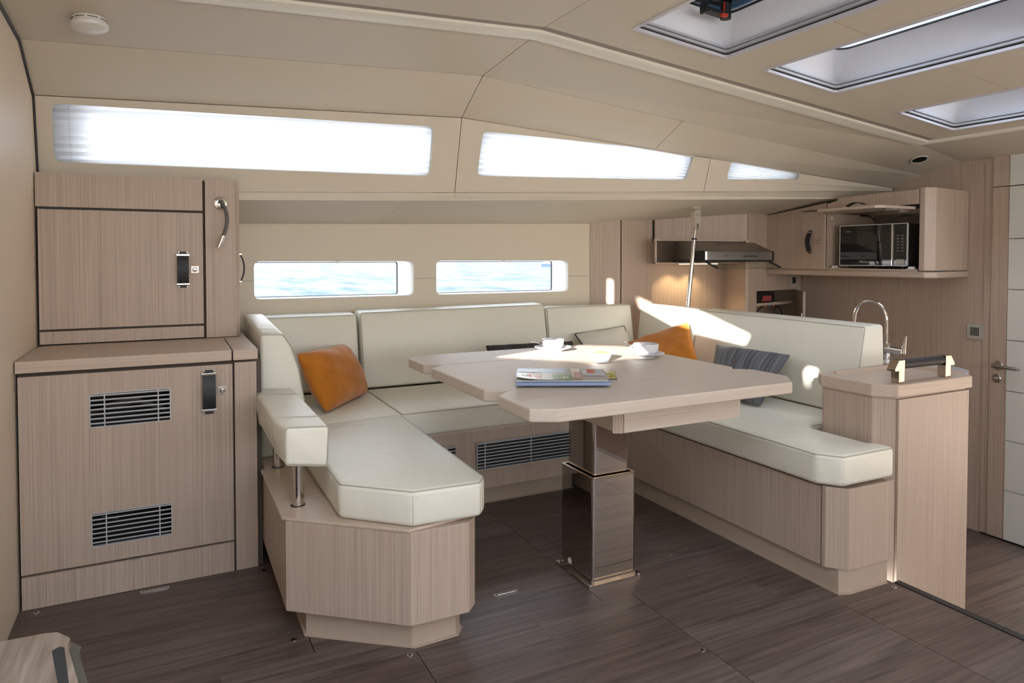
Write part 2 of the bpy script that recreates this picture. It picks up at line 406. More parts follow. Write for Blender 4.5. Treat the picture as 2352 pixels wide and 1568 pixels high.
# forward sloping field outside the handrail
CZ = lambda x: 2.06 - 0.1063 * x
q = [LP(4, 1.2316), LP(4, 3.9), V((3.9, 2.254, 1.626)), V((3.46, 2.236, 1.690)), LP(5, 1.2316)]
n5 = (q[1] - q[0]).cross(q[4] - q[0]).normalized(); n5 = n5 if n5.z > 0 else -n5
build('headliner_panel', M().add([q[0], q[1], q[2], q[3], q[4]] + [p + n5 * 0.01 for p in q], [(1, 2, 3), (0, 1, 3), (0, 3, 4), (6, 8, 7), (5, 8, 6), (5, 9, 8), (0, 5, 6, 1), (1, 6, 7, 2), (2, 7, 8, 3), (3, 8, 9, 4), (4, 9, 5, 0)]), CEI, ceil, smooth=False)
# forward strip between the handrail and the bulkhead
q = [V((3.462, 2.236, 1.690)), V((3.9, 2.254, 1.626)), V((3.9, -1.8, 1.622)), V((3.462, -1.8, 1.690))]
build('headliner_panel', M().slab([q], (0, 0, 0.01)), CEI, ceil, smooth=False)
# flat centre of the ceiling with three skylight openings
def zc(x): return CZ(x) if x > 1.22 else 1.930 - (1.22 - x) * 0.046
def cq(x0, x1, y0, y1, g=0.0016):
    return [V((x0 + g, y0 + g, zc(x0))), V((x1 - g, y0 + g, zc(x1))), V((x1 - g, y1 - g, zc(x1))), V((x0 + g, y1 - g, zc(x0)))]
SK = [(1.471, 1.893), (2.100, 2.503), (2.920, 3.325)]
SY0, SY1 = 1.06, 1.964
def skloop(x0, x1, ex=0.0, r=0.018):
    return rounded([(x0 - ex, SY0 - ex, zc(x0 - ex)), (x1 + ex, SY0 - ex, zc(x1 + ex)), (x1 + ex, SY1 + ex, zc(x1 + ex)), (x0 - ex, SY1 + ex, zc(x0 - ex))], r)
MID = 1.513
def halfhole(x0, x1, up):
    y0, y1 = (MID, SY1 + 0.006) if up else (SY0 - 0.006, MID)
    return x0 - 0.006, x1 + 0.006, y0, y1
def notched(xa, xb, sk, ya, yb, up):
    """ceiling field xa..xb, ya..yb with a notch where the skylight crosses the centre seam"""
    g = 0.0016; x0, x1 = sk[0] - 0.006, sk[1] + 0.006
    P = lambda x, y: V((x, y, zc(x)))
    if up:
        l = SY1 + 0.006
        return [P(xa + g, ya + g), P(x0, ya + g), P(x0, l), P(x1, l), P(x1, ya + g), P(xb - g, ya + g), P(xb - g, yb), P(xa + g, yb)]
    l = SY0 - 0.006
    return [P(xa + g, ya), P(xb - g, ya), P(xb - g, yb - g), P(x1, yb - g), P(x1, l), P(x0, l), P(x0, yb - g), P(xa + g, yb - g)]
cuts = [1.22, 2.0, 2.71, 3.462]
for i in range(3):
    for up in (True, False):
        yb = 2.16 if up else MID
        ya = MID if up else -1.8
        poly = notched(cuts[i] if i == 0 else cuts[i] - 0.0016, cuts[i + 1] + (0.0016 if i < 2 else 0), SK[i], ya, yb, up)
        if up:
            poly = [V((p.x, p.y - (0.035 * (p.x - 1.22) / 2.24 if p.y > 2.1 else 0), p.z)) for p in poly]
        build('headliner_panel', M().slab([poly], (0, 0, 0.010)), CEI, ceil, smooth=False)
ADDED_HATCH = [(-0.25, -1.3), (0.62, -1.3), (0.62, 0.80), (-0.25, 0.80)]  # unseen ceiling opening added for top light above the camera
build('headliner_panel', M().slab([cq(-0.43, 1.22, -1.8, 2.165), [(x, y, zc(x)) for x, y in ADDED_HATCH]], (0, 0, 0.010)), CEI, ceil, smooth=False)
# outer skin added unseen to block stray daylight, open only at the glazing
OF = {0: (0, .05, .06), 1: (0, .09, .055), 2: (0, .10, .01), 3: (0, .095, .045), 4: (0, .03, .05), 5: (0, -.06, .05)}
def SK_(l, x): return LP(l, min(max(x, XS[0]), XS[2])) + V((x - min(max(x, XS[0]), XS[2]), 0, 0)) + V(OF[l])
skin = M()
for la, lb in ((0, 1), (1, 2), (3, 4), (4, 5)):
    for a, b in ((-0.47, XS[1]), (XS[1], 3.94)):
        skin.add([SK_(la, a), SK_(la, b), SK_(lb, b), SK_(lb, a)], [(0, 1, 2), (0, 2, 3)])
def mask(pts, q, l, r):  # openings narrowed at the left to dim the blind ends
    xs = [p[0] for p in pts]; x0, x1 = min(xs), max(xs)
    n = outn(q); off = SK_(2, (x0 + x1) / 2).lerp(SK_(3, (x0 + x1) / 2), 0.5) - LP(2, (x0 + x1) / 2).lerp(LP(3, (x0 + x1) / 2), 0.5)
    res = []
    for p in pts:
        p = V(p); t = (p.x - x0) / (x1 - x0)
        res.append(p + off + V(((l if t < 0.5 else r) , 0, 0)))
    return res
for (a, b, ws) in ((-0.47, XS[1], [(W1, 0.10, 0.0)]), (XS[1], 3.94, [(W2, 0.045, 0.0), (W3, 0.045, 0.0)])):
    q = [SK_(2, a), SK_(2, b), SK_(3, b), SK_(3, a)]
    nn = (q[1] - q[0]).cross(q[3] - q[0]).normalized()
    hl = []
    for Wq, l, r in ws:
        hl.append(rounded([p - nn * (p - q[0]).dot(nn) for p in mask(Wq, [LP(2, a if a > -.43 else -.43), LP(2, min(b, 3.9)), LP(3, min(b, 3.9)), LP(3, a if a > -.43 else -.43)], l, r)], 0.02))
    n_ = nn if nn.y > 0 else -nn
    skin.slab([q] + hl, n_ * 0.004)
skin.box(-0.472, -0.452, 2.2, 3.62, 1.15, 2.02)
build('light_block_skin', skin, WHT, ceil, smooth=False, label='unseen white outer skin added to block stray daylight')
# dark lath that closes the joints from behind
for (x, y0, y1) in ((1.22, -1.8, 2.3),):
    backing.box(x - 0.012, x + 0.012, y0, y1, zc(x) + 0.011, zc(x) + 0.016)
for a, b in ((1.22, 1.46), (1.90, 2.092), (2.51, 2.912), (3.333, 3.47)):
    backing.add([(a, MID - .012, zc(a) + .0112), (b, MID - .012, zc(b) + .0112), (b, MID + .012, zc(b) + .0112), (a, MID + .012, zc(a) + .0112),
                 (a, MID - .012, zc(a) + .016), (b, MID - .012, zc(b) + .016), (b, MID + .012, zc(b) + .016), (a, MID + .012, zc(a) + .016)],
                [(0, 1, 2, 3), (4, 5, 6, 7), (0, 1, 5, 4), (1, 2, 6, 5), (2, 3, 7, 6), (3, 0, 4, 7)])
build('joint_backing', backing, JNT, ceil, smooth=False, label='dark lath behind the headliner joints')
# deck above: keeps daylight out everywhere but the glazing
deck = M()
xs_ = [-0.47] + [v for s_ in SK for v in (s_[0] - 0.05, s_[1] + 0.05)] + [3.95]
deck.slab([[(-0.47, -1.9, zc(-.47) + .03), (1.421, -1.9, zc(1.0) + .03), (1.421, 2.32, zc(1.0) + .03), (-0.47, 2.32, zc(-.47) + .03)], [(x, y, zc(-.47) + .03 + (x + .47) / 1.891 * (zc(1.0) - zc(-.47))) for x, y in ADDED_HATCH]], (0, 0, 0.02))
cm = M(); x0, x1, y0, y1 = -0.25, 0.62, -1.3, 0.80  # coaming keeps direct sun out of the added opening
cm.slab([[(x0 - .03, y0 - .03, 1.87), (x1 + .03, y0 - .03, 1.87), (x1 + .03, y1 + .03, 1.87), (x0 - .03, y1 + .03, 1.87)], [(x, y, 1.87) for x, y in ADDED_HATCH]], (0, 0, 0.28))
build('added_hatch_coaming', cm, WHT, ceil, smooth=False, label='white coaming of an added unseen hatch opening that gives top light')
for i in range(2, len(xs_), 2):
    a, b = xs_[i], xs_[i + 1]
    deck.add([(a, -1.9, zc(a) + .03), (b, -1.9, zc(b) + .03), (b, 2.32, zc(b) + .03), (a, 2.32, zc(a) + .03), (a, -1.9, zc(a) + .05), (b, -1.9, zc(b) + .05), (b, 2.32, zc(b) + .05), (a, 2.32, zc(a) + .05)],
             [(0, 1, 2, 3), (4, 5, 6, 7), (0, 1, 5, 4), (1, 2, 6, 5), (2, 3, 7, 6), (3, 0, 4, 7)])
for x0, x1 in SK:
    for y0, y1 in ((-1.9, SY0 - 0.05), (SY1 + 0.05, 2.32)):
        a, b = x0 - .05, x1 + .05
        deck.add([(a, y0, zc(a) + .03), (b, y0, zc(b) + .03), (b, y1, zc(b) + .03), (a, y1, zc(a) + .03), (a, y0, zc(a) + .05), (b, y0, zc(b) + .05), (b, y1, zc(b) + .05), (a, y1, zc(a) + .05)],
                 [(0, 1, 2, 3), (4, 5, 6, 7), (0, 1, 5, 4), (1, 2, 6, 5), (2, 3, 7, 6), (3, 0, 4, 7)])
build('deck_slab', deck, WHT, ceil, smooth=False, label='white deck above the headliner')
dlx = frame((3.66, 2.34, 1.6352), (1, 0.04, -0.145), (0, 1, -0.268), (0.145, 0.268, 1))
build('downlight_ring', M(dlx).lathe([(0.044, 0.001), (0.044, -0.0022), (0.038, -0.0022), (0.038, 0.001)], (0, 0, 0), 36), RAIL, ceil, label='small round recessed downlight ring')
build('downlight_hole', M(dlx).lathe([(0.0, -0.0008), (0.038, -0.0008)], (0, 0, 0), 36), DRK, ceil)

# --- skylights
for i, (x0, x1) in enumerate(SK):
    w = struct_root('window_%d' % (6 + i), ((x0 + x1) / 2, (SY0 + SY1) / 2, zc((x0 + x1) / 2)),
                    label=['deck hatch with black latch above the table', 'long fixed deck light in the middle of the ceiling', 'smaller looking deck hatch nearest the forward bulkhead'][i])
    o_, i_ = skloop(x0, x1, 0.012, 0.024), skloop(x0, x1, -0.001, 0.016)
    build('trim_ring', M().slab([[p + V((0, 0, -0.004)) for p in o_], [p + V((0, 0, -0.004)) for p in i_]], (0, 0, 0.010)), flat('pale_lilac_frame', (0.62, 0.62, 0.68), 0.3), w)
    # black brush slot, blind rail and shaft
    a = skloop(x0, x1, 0.003, 0.018); b = skloop(x0, x1, 0.022, 0.02)
    build('brush_slot', M().slab([[p + V((0, 0, 0.0065)) for p in b], [p + V((0, 0, 0.0065)) for p in a]], (0, 0, 0.006)), BLK, w)
    rail = M()
    for k, (dz, dx) in enumerate(((0.0135, 0.002), (0.026, 0.007))):
        lo = skloop(x0, x1, 0.016, 0.02); li = skloop(x0, x1, -0.004 - dx, 0.02)
        rail.slab([[p + V((0, 0, dz)) for p in lo], [p + V((0, 0, dz)) for p in li]], (0, 0, 0.008))
    build('blind_rail', rail, flat('blind_rail_grey', (0.50, 0.52, 0.56), 0.3), w)
    H0, H1 = 0.036, (0.118 if i != 1 else 0.128)
    lo = skloop(x0, x1, 0.002, 0.02); gi = 0.085 if i == 1 else 0.068
    hi = skloop(x0, x1, -gi, 0.06)
    sh = M(); nL = len(lo)
    # bottom ring and top ring joined by wall faces, with a thin outer skin
    R = [[p + V((0, 0, H0)) for p in lo], [p + V((0, 0, H0 + 0.05)) for p in skloop(x0, x1, -gi * 0.45, 0.04)], [p + V((0, 0, H1)) for p in hi], [p + V((0, 0, H1 + 0.02)) for p in hi],
         [p + V((0, 0, H1 + 0.02)) for p in skloop(x0, x1, 0.03, 0.03)], [p + V((0, 0, H0)) for p in skloop(x0, x1, 0.03, 0.03)]]
    sh.add([p for r_ in R for p in r_], [(k * nL + j, k * nL + (j + 1) % nL, ((k + 1) % 6) * nL + (j + 1) % nL, ((k + 1) % 6) * nL + j) for k in range(6) for j in range(nL)])
    build('shaft', sh, flat('sky_tinted_gelcoat', (0.80, 0.84, 0.93), 0.35), w)  # blue of the sky light put into the white gelcoat colour
    gk = skloop(x0, x1, -gi - 0.003, 0.06)
    build('gasket', M().slab([[p + V((0, 0, H1 - 0.003)) for p in skloop(x0, x1, -gi + 0.004, 0.06)], [p + V((0, 0, H1 - 0.003)) for p in gk]], (0, 0, 0.005)), BLK, w)
    build('pane', M().slab([[p + V((0, 0, H1 + 0.010)) for p in skloop(x0, x1, -gi + 0.01, 0.06)]], (0, 0, 0.006)), GLT if i == 0 else GLS, w, smooth=False)
    if i != 1:
        yy = 1.63 if i == 0 else 1.60
        xx = x1 - 0.062; zz = zc(x1) + 0.112
        xf = frame((xx, yy, zz), (0, -1, 0), (0.42, 0, 0.9), (-0.9, 0, 0.42))
        build('sticker', text_mesh('NE PAS MARCHER\nOUVERT EN MER', 0.011, xf), flat('red_print', (0.55, 0.10, 0.10), 0.5), w, smooth=False, label='small red printed warning')

# --- handrail trim along the ceiling edge
tr = struct_root('trim_1', (1.7, 2.2, 1.9), label='pale moulded handrail running round the ceiling edge')
def railpath(off_in, dz):
    """off_in 0 = outer edge line, 1 = inner edge line"""
    o = [(-0.43, 2.27, 1.852), (1.235, 2.27, 1.928), (3.462, 2.232, 1.690), (3.470, -1.8, 1.690)]
    i_ = [(-0.43, 2.165, 1.854), (1.218, 2.165, 1.931), (3.44, 2.120, 1.693), (3.395, -1.8, 1.698)]
    return [V(a).lerp(V(b), off_in) + V((0, 0, dz)) for a, b in zip(o, i_)]
def strip(t0, t1, d0, d1, th):
    a, b = railpath(t0, d0), railpath(t1, d1); m = M(); n = len(a)
    vs = a + b + [p + V((0, 0, th)) for p in a] + [p + V((0, 0, th)) for p in b]; fs = []
    for i in range(n - 1):
        fs += [(i, i + 1, n + i + 1, n + i), (2 * n + i, 2 * n + i + 1, 3 * n + i + 1, 3 * n + i), (i, i + 1, 2 * n + i + 1, 2 * n + i), (n + i, n + i + 1, 3 * n + i + 1, 3 * n + i)]
    return m.add(vs, fs)
build('rail_lip', strip(0.0, 0.30, -0.012, -0.010, 0.024), RAIL, tr, smooth=False)
build('rail_ridge', strip(0.33, 0.44, -0.009, -0.008, 0.022), RAIL, tr, smooth=False)
build('rail_ridge', strip(0.47, 0.62, -0.009, -0.006, 0.022), RAIL, tr, smooth=False)
build('rail_channel', strip(0.0, 1.0, 0.004, 0.004, 0.010), RAILD, tr, smooth=False)
build('rail_cove', strip(0.62, 1.0, 0.018, 0.001, 0.004), CEI, tr, smooth=False)

# --- hull lining with two hull windows
wb = struct_root('wall_back', (1.0, 3.5, 1.1))
WH = [(0.366, 1.170, 0.899, 1.083), (1.298, 2.135, 0.899, 1.085)]
JZ = 0.990
def rl(x0, x1, z0, z1, r=0.030, y=3.5): return rounded([(x0, y, z0), (x1, y, z0), (x1, y, z1), (x0, y, z1)], r)
def halfwall(lower):
    xa, xb = -0.45, 2.30; g = 0.0015
    zj = JZ - g if lower else JZ + g
    P = [V((xa, 3.5, zj))]
    for x0, x1, z0, z1 in WH:
        lp = rl(x0, x1, z0, z1)
        if lower:
            pts = sorted([p for p in lp if p.z < JZ], key=lambda p: math.atan2(p.z - JZ, p.x - (x0 + x1) / 2))
            pts = sorted([p for p in pts if p.x < (x0 + x1) / 2], key=lambda p: (-p.z, p.x)) + sorted([p for p in pts if p.x >= (x0 + x1) / 2], key=lambda p: (p.z, p.x))
        else:
            pts = [p for p in lp if p.z > JZ]
            pts = sorted([p for p in pts if p.x < (x0 + x1) / 2], key=lambda p: (p.z, p.x)) + sorted([p for p in pts if p.x >= (x0 + x1) / 2], key=lambda p: (-p.z, p.x))
        P += [V((x0, 3.5, zj))] + pts + [V((x1, 3.5, zj))]
    P.append(V((xb, 3.5, zj)))
    P += [V((xb, 3.5, -0.02)), V((xa, 3.5, -0.02))] if lower else [V((xb, 3.5, 1.33)), V((xa, 3.5, 1.30))]
    return P
build('lining_panel', M().slab([halfwall(True)], (0, 0.012, 0)), LIN, wb, smooth=False)
build('lining_panel', M().slab([halfwall(False)], (0, 0.012, 0)), LIN, wb, smooth=False)
hull = M().slab([[(-0.5, 3.515, -0.5), (3.95, 3.515, -0.5), (3.95, 3.515, 1.40), (-0.5, 3.515, 1.30)]] + [rl(*w, y=3.515) for w in WH], (0, 0.02, 0))
build('hull_side', hull, flat('white_hull', (0.7, 0.7, 0.7), 0.4), wb, smooth=False)
for k, (x0, x1, z0, z1) in enumerate(WH):
    w = struct_root('window_%d' % (4 + k), ((x0 + x1) / 2, 3.53, z0), label=['hull window over the left half of the settee, sea outside', 'hull window over the right half of the settee, boat on the sea outside'][k])
    a = rl(x0, x1, z0, z1); rev = M(); nL = len(a)
    d = 0.085; xr = x1 - (0.020 if k == 0 else 0.040)
    b = rounded([(x0 + 0.004, 3.5 + d, z0 + 0.004), (x1 - 0.062, 3.5 + d, z0 + 0.004), (x1 - 0.062, 3.5 + d, z1 - 0.004), (x0 + 0.004, 3.5 + d, z1 - 0.004)], 0.012)
    c = rl(x0 - 0.02, x1 + 0.02, z0 - 0.02, z1 + 0.02, 0.04, 3.5 + 0.0125)
    c2 = rl(x0 - 0.02, x1 + 0.02, z0 - 0.02, z1 + 0.02, 0.04, 3.5 + d)
    R = [a, b]
    rev.add([p for r_ in R for p in r_], [(j, (j + 1) % nL, nL + (j + 1) % nL, nL + j) for j in range(nL)])
    build('window_reveal', rev, SURR, w)
    fo = [p + V((0, 0.001, 0)) for p in b]; fi = rounded([(x0 + 0.008, 3.501 + d, z0 + 0.0075), (x1 - 0.068, 3.501 + d, z0 + 0.0075), (x1 - 0.068, 3.501 + d, z1 - 0.008), (x0 + 0.008, 3.501 + d, z1 - 0.008)], 0.010)
    build('gasket', M().slab([fo, fi], (0, 0.006, 0)), BLK, w)
    build('pane', M().slab([[p + V((0, 0.004, 0)) for p in fo]], (0, 0.003, 0)), GLS, w, smooth=False)
    build('blind_catch', M().box((x0 + x1) / 2 - 0.008, (x0 + x1) / 2 + 0.010, 3.52, 3.535, z1 - 0.010, z1 - 0.001), PLS, w, bev=0.001)
# --- pleated blinds in the three upper windows
for k, (Wq, band) in enumerate(((h1, quad(2, 3, XS[0], XS[1])), (h2, quad(2, 3, XS[1], SEAM2)), (h3, quad(2, 3, SEAM2, XS[2])))):
    n = outn(band); pts = [onplane(p, band) for p in Wq]
    w = struct_root('window_%d' % (1 + k), sum(pts, V((0, 0, 0))) / len(pts), label=['longest upper window, white pleated blind drawn', 'middle upper window, white pleated blind drawn', 'smallest tapering upper window by the galley, white pleated blind drawn'][k])
    xa = min(p.x for p in pts) - 0.03; xb = max(p.x for p in pts) + 0.03
    m = M(); K = 15; rows = []
    rim = M(); big = [p + n * 0.012 for p in pts]; bigo = [p + (p - sum(pts, V((0, 0, 0))) / len(pts)).normalized() * 0.006 + n * 0.012 for p in pts]
    rim.slab([bigo, [p for p in big]], n * 0.012)
    build('window_rim', rim, flat('window_rim_white', (0.78, 0.77, 0.72), 0.35), w, smooth=False)
    for r_ in range(K * 2 + 1):
        t = -0.12 + 1.24 * r_ / (2 * K); z = 0.030 + (0.010 if r_ % 2 else 0.0)
        row = []
        for x in (xa, xb):
            p = LP(2, x).lerp(LP(3, x), t); row.append(p + n * z)
        rows.append(row)
    m.add([p for r_ in rows for p in r_], [(2 * i, 2 * i + 1, 2 * i + 3, 2 * i + 2) for i in range(2 * K)])
    build('pleated_blind', m, BLD, w, smooth=False, label='white pleated blind')
    if k == 0:
        cd = M(); x = -0.325
        for r_ in range(1, 30):
            t = 0.08 + 0.84 * r_ / 30; p = LP(2, x).lerp(LP(3, x), t) + n * 0.0275
            cd.tube([p - V((0, 0, 0.0012)), p + V((0, 0, 0.0012))], 0.0018, 6)
        build('blind_cord_holes', cd, flat('blind_cord', (0.30, 0.33, 0.45), 0.6), w)

# --- walls
wl = struct_root('wall_left', (-0.44, 1.5, 0.0))
prof = [(-0.43, -1.8, -0.02), (-0.43, 3.52, -0.02), (-0.43, 3.52, 1.26), (-0.43, 3.08, 1.33), (-0.43, 3.055, 1.36), (-0.43, 2.985, 1.69), (-0.43, 2.735, 1.828), (-0.43, 2.27, 1.865), (-0.43, 1.6, 1.868), (-0.43, -1.8, 1.868)]
def gp(l): return [(-0.43, y, z) for y, z in l]
SUN_CUTS = [gp([(0.64, 1.735), (0.25, 1.63), (-0.24, 1.595), (-0.27, 1.645), (0.12, 1.750), (0.66, 1.80)]),
        gp([(0.985, 1.20), (0.445, 1.285), (0.20, 1.38), (0.30, 1.43), (0.75, 1.345)]),
        gp([(-0.655, 1.530), (-0.60, 1.535), (-0.580, 1.505), (-0.590, 1.445), (-0.611, 1.435), (-0.612, 1.489), (-0.648, 1.494)]),
        gp([(0.87, 1.70), (0.82, 1.70), (0.82, 1.85), (0.87, 1.85)])]  # unseen cut-outs shaped to cast the sun patches on settee and table
build('bulkhead_panel', M().slab([prof] + SUN_CUTS, (-0.02, 0, 0)), wood('oak_veneer_bulkhead', 'z', (0.66, 0.55, 0.43), (0.78, 0.67, 0.54), (0.72, 0.61, 0.49)), wl, smooth=False)
g = M(); P = [V(p) for p in [(-0.428, 3.20, 1.0), (-0.428, 3.050, 1.345), (-0.428, 2.975, 1.678), (-0.428, 2.73, 1.810), (-0.428, 2.27, 1.845), (-0.428, 2.0, 1.848)]]
build('trim_2', g.tube([V((-0.430, 3.497, 0.9)), V((-0.430, 3.497, 1.24))] , 0.003, 6).tube([V((-0.4275, p.y - 0.003, p.z - 0.003)) for p in P[1:]], 0.0055, 6), BLK, None, label='black gasket where the bulkhead meets the headliner', kind='structure')
wr = struct_root('wall_right', (3.9, 2.4, -0.38))
build('bulkhead_panel', M().ext([(3.9, 2.1295, -0.40), (3.9, 3.52, -0.40), (3.9, 3.52, 1.40), (3.9, 2.648, 1.51), (3.9, 2.644, 1.53), (3.9, 2.474, 1.585), (3.9, 2.252, 1.635), (3.9, 2.1295, 1.640)], (0.03, 0, 0)), WZ, wr, smooth=False)
build('door_post', M().ext([(3.895, 2.0895, -0.40), (3.895, 2.1285, -0.40), (3.895, 2.1285, 1.640), (3.895, 2.0895, 1.637)], (0.035, 0, 0)), WZ, wr, smooth=False)
build('backing_panel', M().box(3.935, 3.96, -1.9, 3.6, -0.45, 1.75), JNT, wr, smooth=False)
build('bulkhead_panel', M().box(3.9, 3.93, -1.8, 1.18, -0.40, 1.64), WZ, wr, smooth=False)
# front (behind the viewer): unseen windows added and sized for frontal fill light
wf = struct_root('wall_front', (1.7, -1.8, 0.0))
fw = M().slab([[(-0.45, -1.8, -0.45), (3.95, -1.8, -0.45), (3.95, -1.8, 1.75), (1.22, -1.8, 1.98), (-0.45, -1.8, 1.90)],
               rounded([(0.0, -1.8, 0.86), (1.75, -1.8, 0.86), (1.75, -1.8, 1.46), (0.0, -1.8, 1.46)], 0.06),
               rounded([(1.90, -1.8, 0.86), (3.65, -1.8, 0.86), (3.65, -1.8, 1.44), (1.90, -1.8, 1.44)], 0.06)], (0, -0.02, 0))
build('lining_panel', fw, LIN, wf, smooth=False)

# --- door 1 at the far right
d1 = struct_root('door_1', (3.89, 1.6, -0.37), label='cabin door of white horizontal boards in an oak frame')
ZJ = [-0.372, -0.111, 0.150, 0.410, 0.674, 0.937, 1.199, 1.470]
build('stile', M().box(3.885, 3.92, 2.0045, 2.0865, -0.372, 1.470), WZ, d1, bev=0.001)
build('stile', M().box(3.885, 3.92, 1.24, 1.32, -0.372, 1.470), WZ, d1, bev=0.001)
for a, b in zip(ZJ[:-1], ZJ[1:]):
    build('board', M().box(3.880, 3.915, 1.3205, 2.0035, a + 0.0015, b - 0.0015), WHP, d1, bev=0.002)
build('transom_stile', M().box(3.885, 3.92, 2.0045, 2.0865, 1.4735, 1.632), WZ, d1, bev=0.001)
build('transom_board', M().box(3.882, 3.915, 1.24, 2.0035, 1.4735, 1.632), WHP, d1, bev=0.001)
build('door_seal', M().box(3.88, 3.93, 1.24, 2.12, -0.382, -0.374), BLK, d1)
hd = build('door_handle', M().lathe([(0.024, 0), (0.024, -0.004), (0.020, -0.009), (0.010, -0.010), (0.009, -0.045)], (3.884, 2.043, 0.537), 24, 'x')
      .tube([(3.842, 2.050, 0.537), (3.840, 2.035, 0.537), (3.840, 1.99, 0.536), (3.842, 1.945, 0.534), (3.848, 1.925, 0.533)], [0.010, 0.011, 0.009, 0.0085, 0.006], 12), NIK, d1)
lk = build('lock_rose', M().lathe([(0.023, 0), (0.023, -0.004), (0.018, -0.009), (0.0, -0.010)], (3.884, 2.049, 0.467), 24, 'x'), NIK, d1)
build('thumb_turn', M().lathe([(0.008, -0.010), (0.008, -0.018), (0.0, -0.020)], (3.884, 2.049, 0.467), 16, 'x').box(3.860, 3.870, 2.046, 2.052, 0.461, 0.473), CHR, lk)

# --- floor: laminated boards cut into lift-out panels
fl = struct_root('floor', (0.9, 1.9, 0.0), label='dark brown wood laminate cabin sole')
build('subfloor', M().slab([[(-0.45, -1.8, -0.022), (2.184, -1.8, -0.022), (2.184, 3.52, -0.022), (-0.45, 3.52, -0.022)]], (0, 0, -0.02)), JNT, fl, smooth=False)
def cutsx(y):
    c = []
    if y < 1.80: c += [0.606, 1.342]
    if y < 1.44: c += [1.900]
    if 1.80 <= y < 2.62: c += [1.230]
    if 1.93 <= y < 2.25: c += [0.350]
    return c
PW = 0.1225; y = 0.82; row = 0
while y < 3.0:
    y1 = y + PW
    if y < 1.80 < y1 + 0.02: y1 = 1.800
    fixed = cutsx((y + y1) / 2)
    ends = [-0.43] + sorted(fixed) + [2.182]
    for a, b in zip(ends[:-1], ends[1:]):
        st = [a]; x = a + random.uniform(0.35, 0.9)
        while x < b - 0.25: st.append(x); x += random.uniform(0.75, 1.15)
        st.append(b)
        for i in range(len(st) - 1):
            ga = 0.0012 if i == 0 else 0.0003; gb = 0.0012 if i == len(st) - 2 else 0.0003
            gy0 = 0.0012 if abs(y - 1.8) < 1e-4 else 0.0003; gy1 = 0.0012 if abs(y1 - 1.8) < 1e-4 else 0.0003
            build('board', M().box(st[i] + ga, st[i + 1] - gb, y + gy0, y1 - gy1, -0.020, 0.0), random.choice((FL, FL, FL2)), fl, smooth=False)
    y = y1; row += 1
build('rear_floor_sheet', M().box(-0.43, 2.182, -1.8, 0.82, -0.02, 0), FL, fl, smooth=False)
build('board_edge', M().box(2.184, 2.212, -1.0, 1.462, -0.030, 0.0025), flat('black_edge_strip', (0.018, 0.019, 0.021), 0.5), fl, bev=0.002, label='black nosing on the edge of the raised cabin sole')
build('riser', M().box(2.186, 2.190, -1.8, 1.46, -0.38, -0.031), WX, fl, smooth=False)
fg = struct_root('floor_galley', (3.0, 1.5, -0.38), label='lower galley sole of dark laminate boards')
y = -0.4
while y < 3.3:
    for a, b in ((2.192, 2.98), (2.98, 3.90)):
        if y + PW < 1.49 or a > 2.9:
            build('board', M().box(a + 0.0004, b - 0.0004, y + 0.0004, y + PW - 0.0004, -0.40, -0.380), random.choice((FL, FL2)), fg, smooth=False)
    y += PW
build('rear_floor_sheet', M().box(2.19, 3.9, -1.8, 3.5, -0.43, -0.402), FL, fg, smooth=False)

# --- sea outside
def seam_():
    m, t, b = nmat('rippled_sea')
    c = t.nodes.new('ShaderNodeTexCoord'); mp = t.nodes.new('ShaderNodeMapping'); mp.inputs['Scale'].default_value = (0.55, 0.16, 1)
    n = t.nodes.new('ShaderNodeTexNoise'); n.inputs['Scale'].default_value = 1.0; n.inputs['Detail'].default_value = 8; n.inputs['Roughness'].default_value = 0.65
    t.links.new(c.outputs['Object'], mp.inputs[0]); t.links.new(mp.outputs[0], n.inputs['Vector'])
    r = t.nodes.new('ShaderNodeValToRGB'); r.color_ramp.elements[0].position = 0.36; r.color_ramp.elements[1].position = 0.56
    r.color_ramp.elements[0].color = (0.068, 0.094, 0.144, 1); r.color_ramp.elements[1].color = (0.142, 0.152, 0.162, 1)
    t.links.new(n.outputs['Fac'], r.inputs[0]); t.links.new(r.outputs[0], b.inputs['Base Color']); b.inputs['Roughness'].default_value = 1.0; b.inputs['Specular IOR Level'].default_value = 0.0
    return m
tag(build('sea', M().slab([[(-200, 4.2, -1.0), (400, 4.2, -1.0), (400, 500, -1.0), (-200, 500, -1.0)]], (0, 0, -0.5)), seam_(), None, smooth=False), 'bright rippled sea seen through the two hull windows', 'sea')['kind'] = 'stuff'
bt = thing('sailing_boat', (77.2, 136.5, -1.0), 'tiny distant boat at the top corner of the right hull window', 'boat')
#BOAT

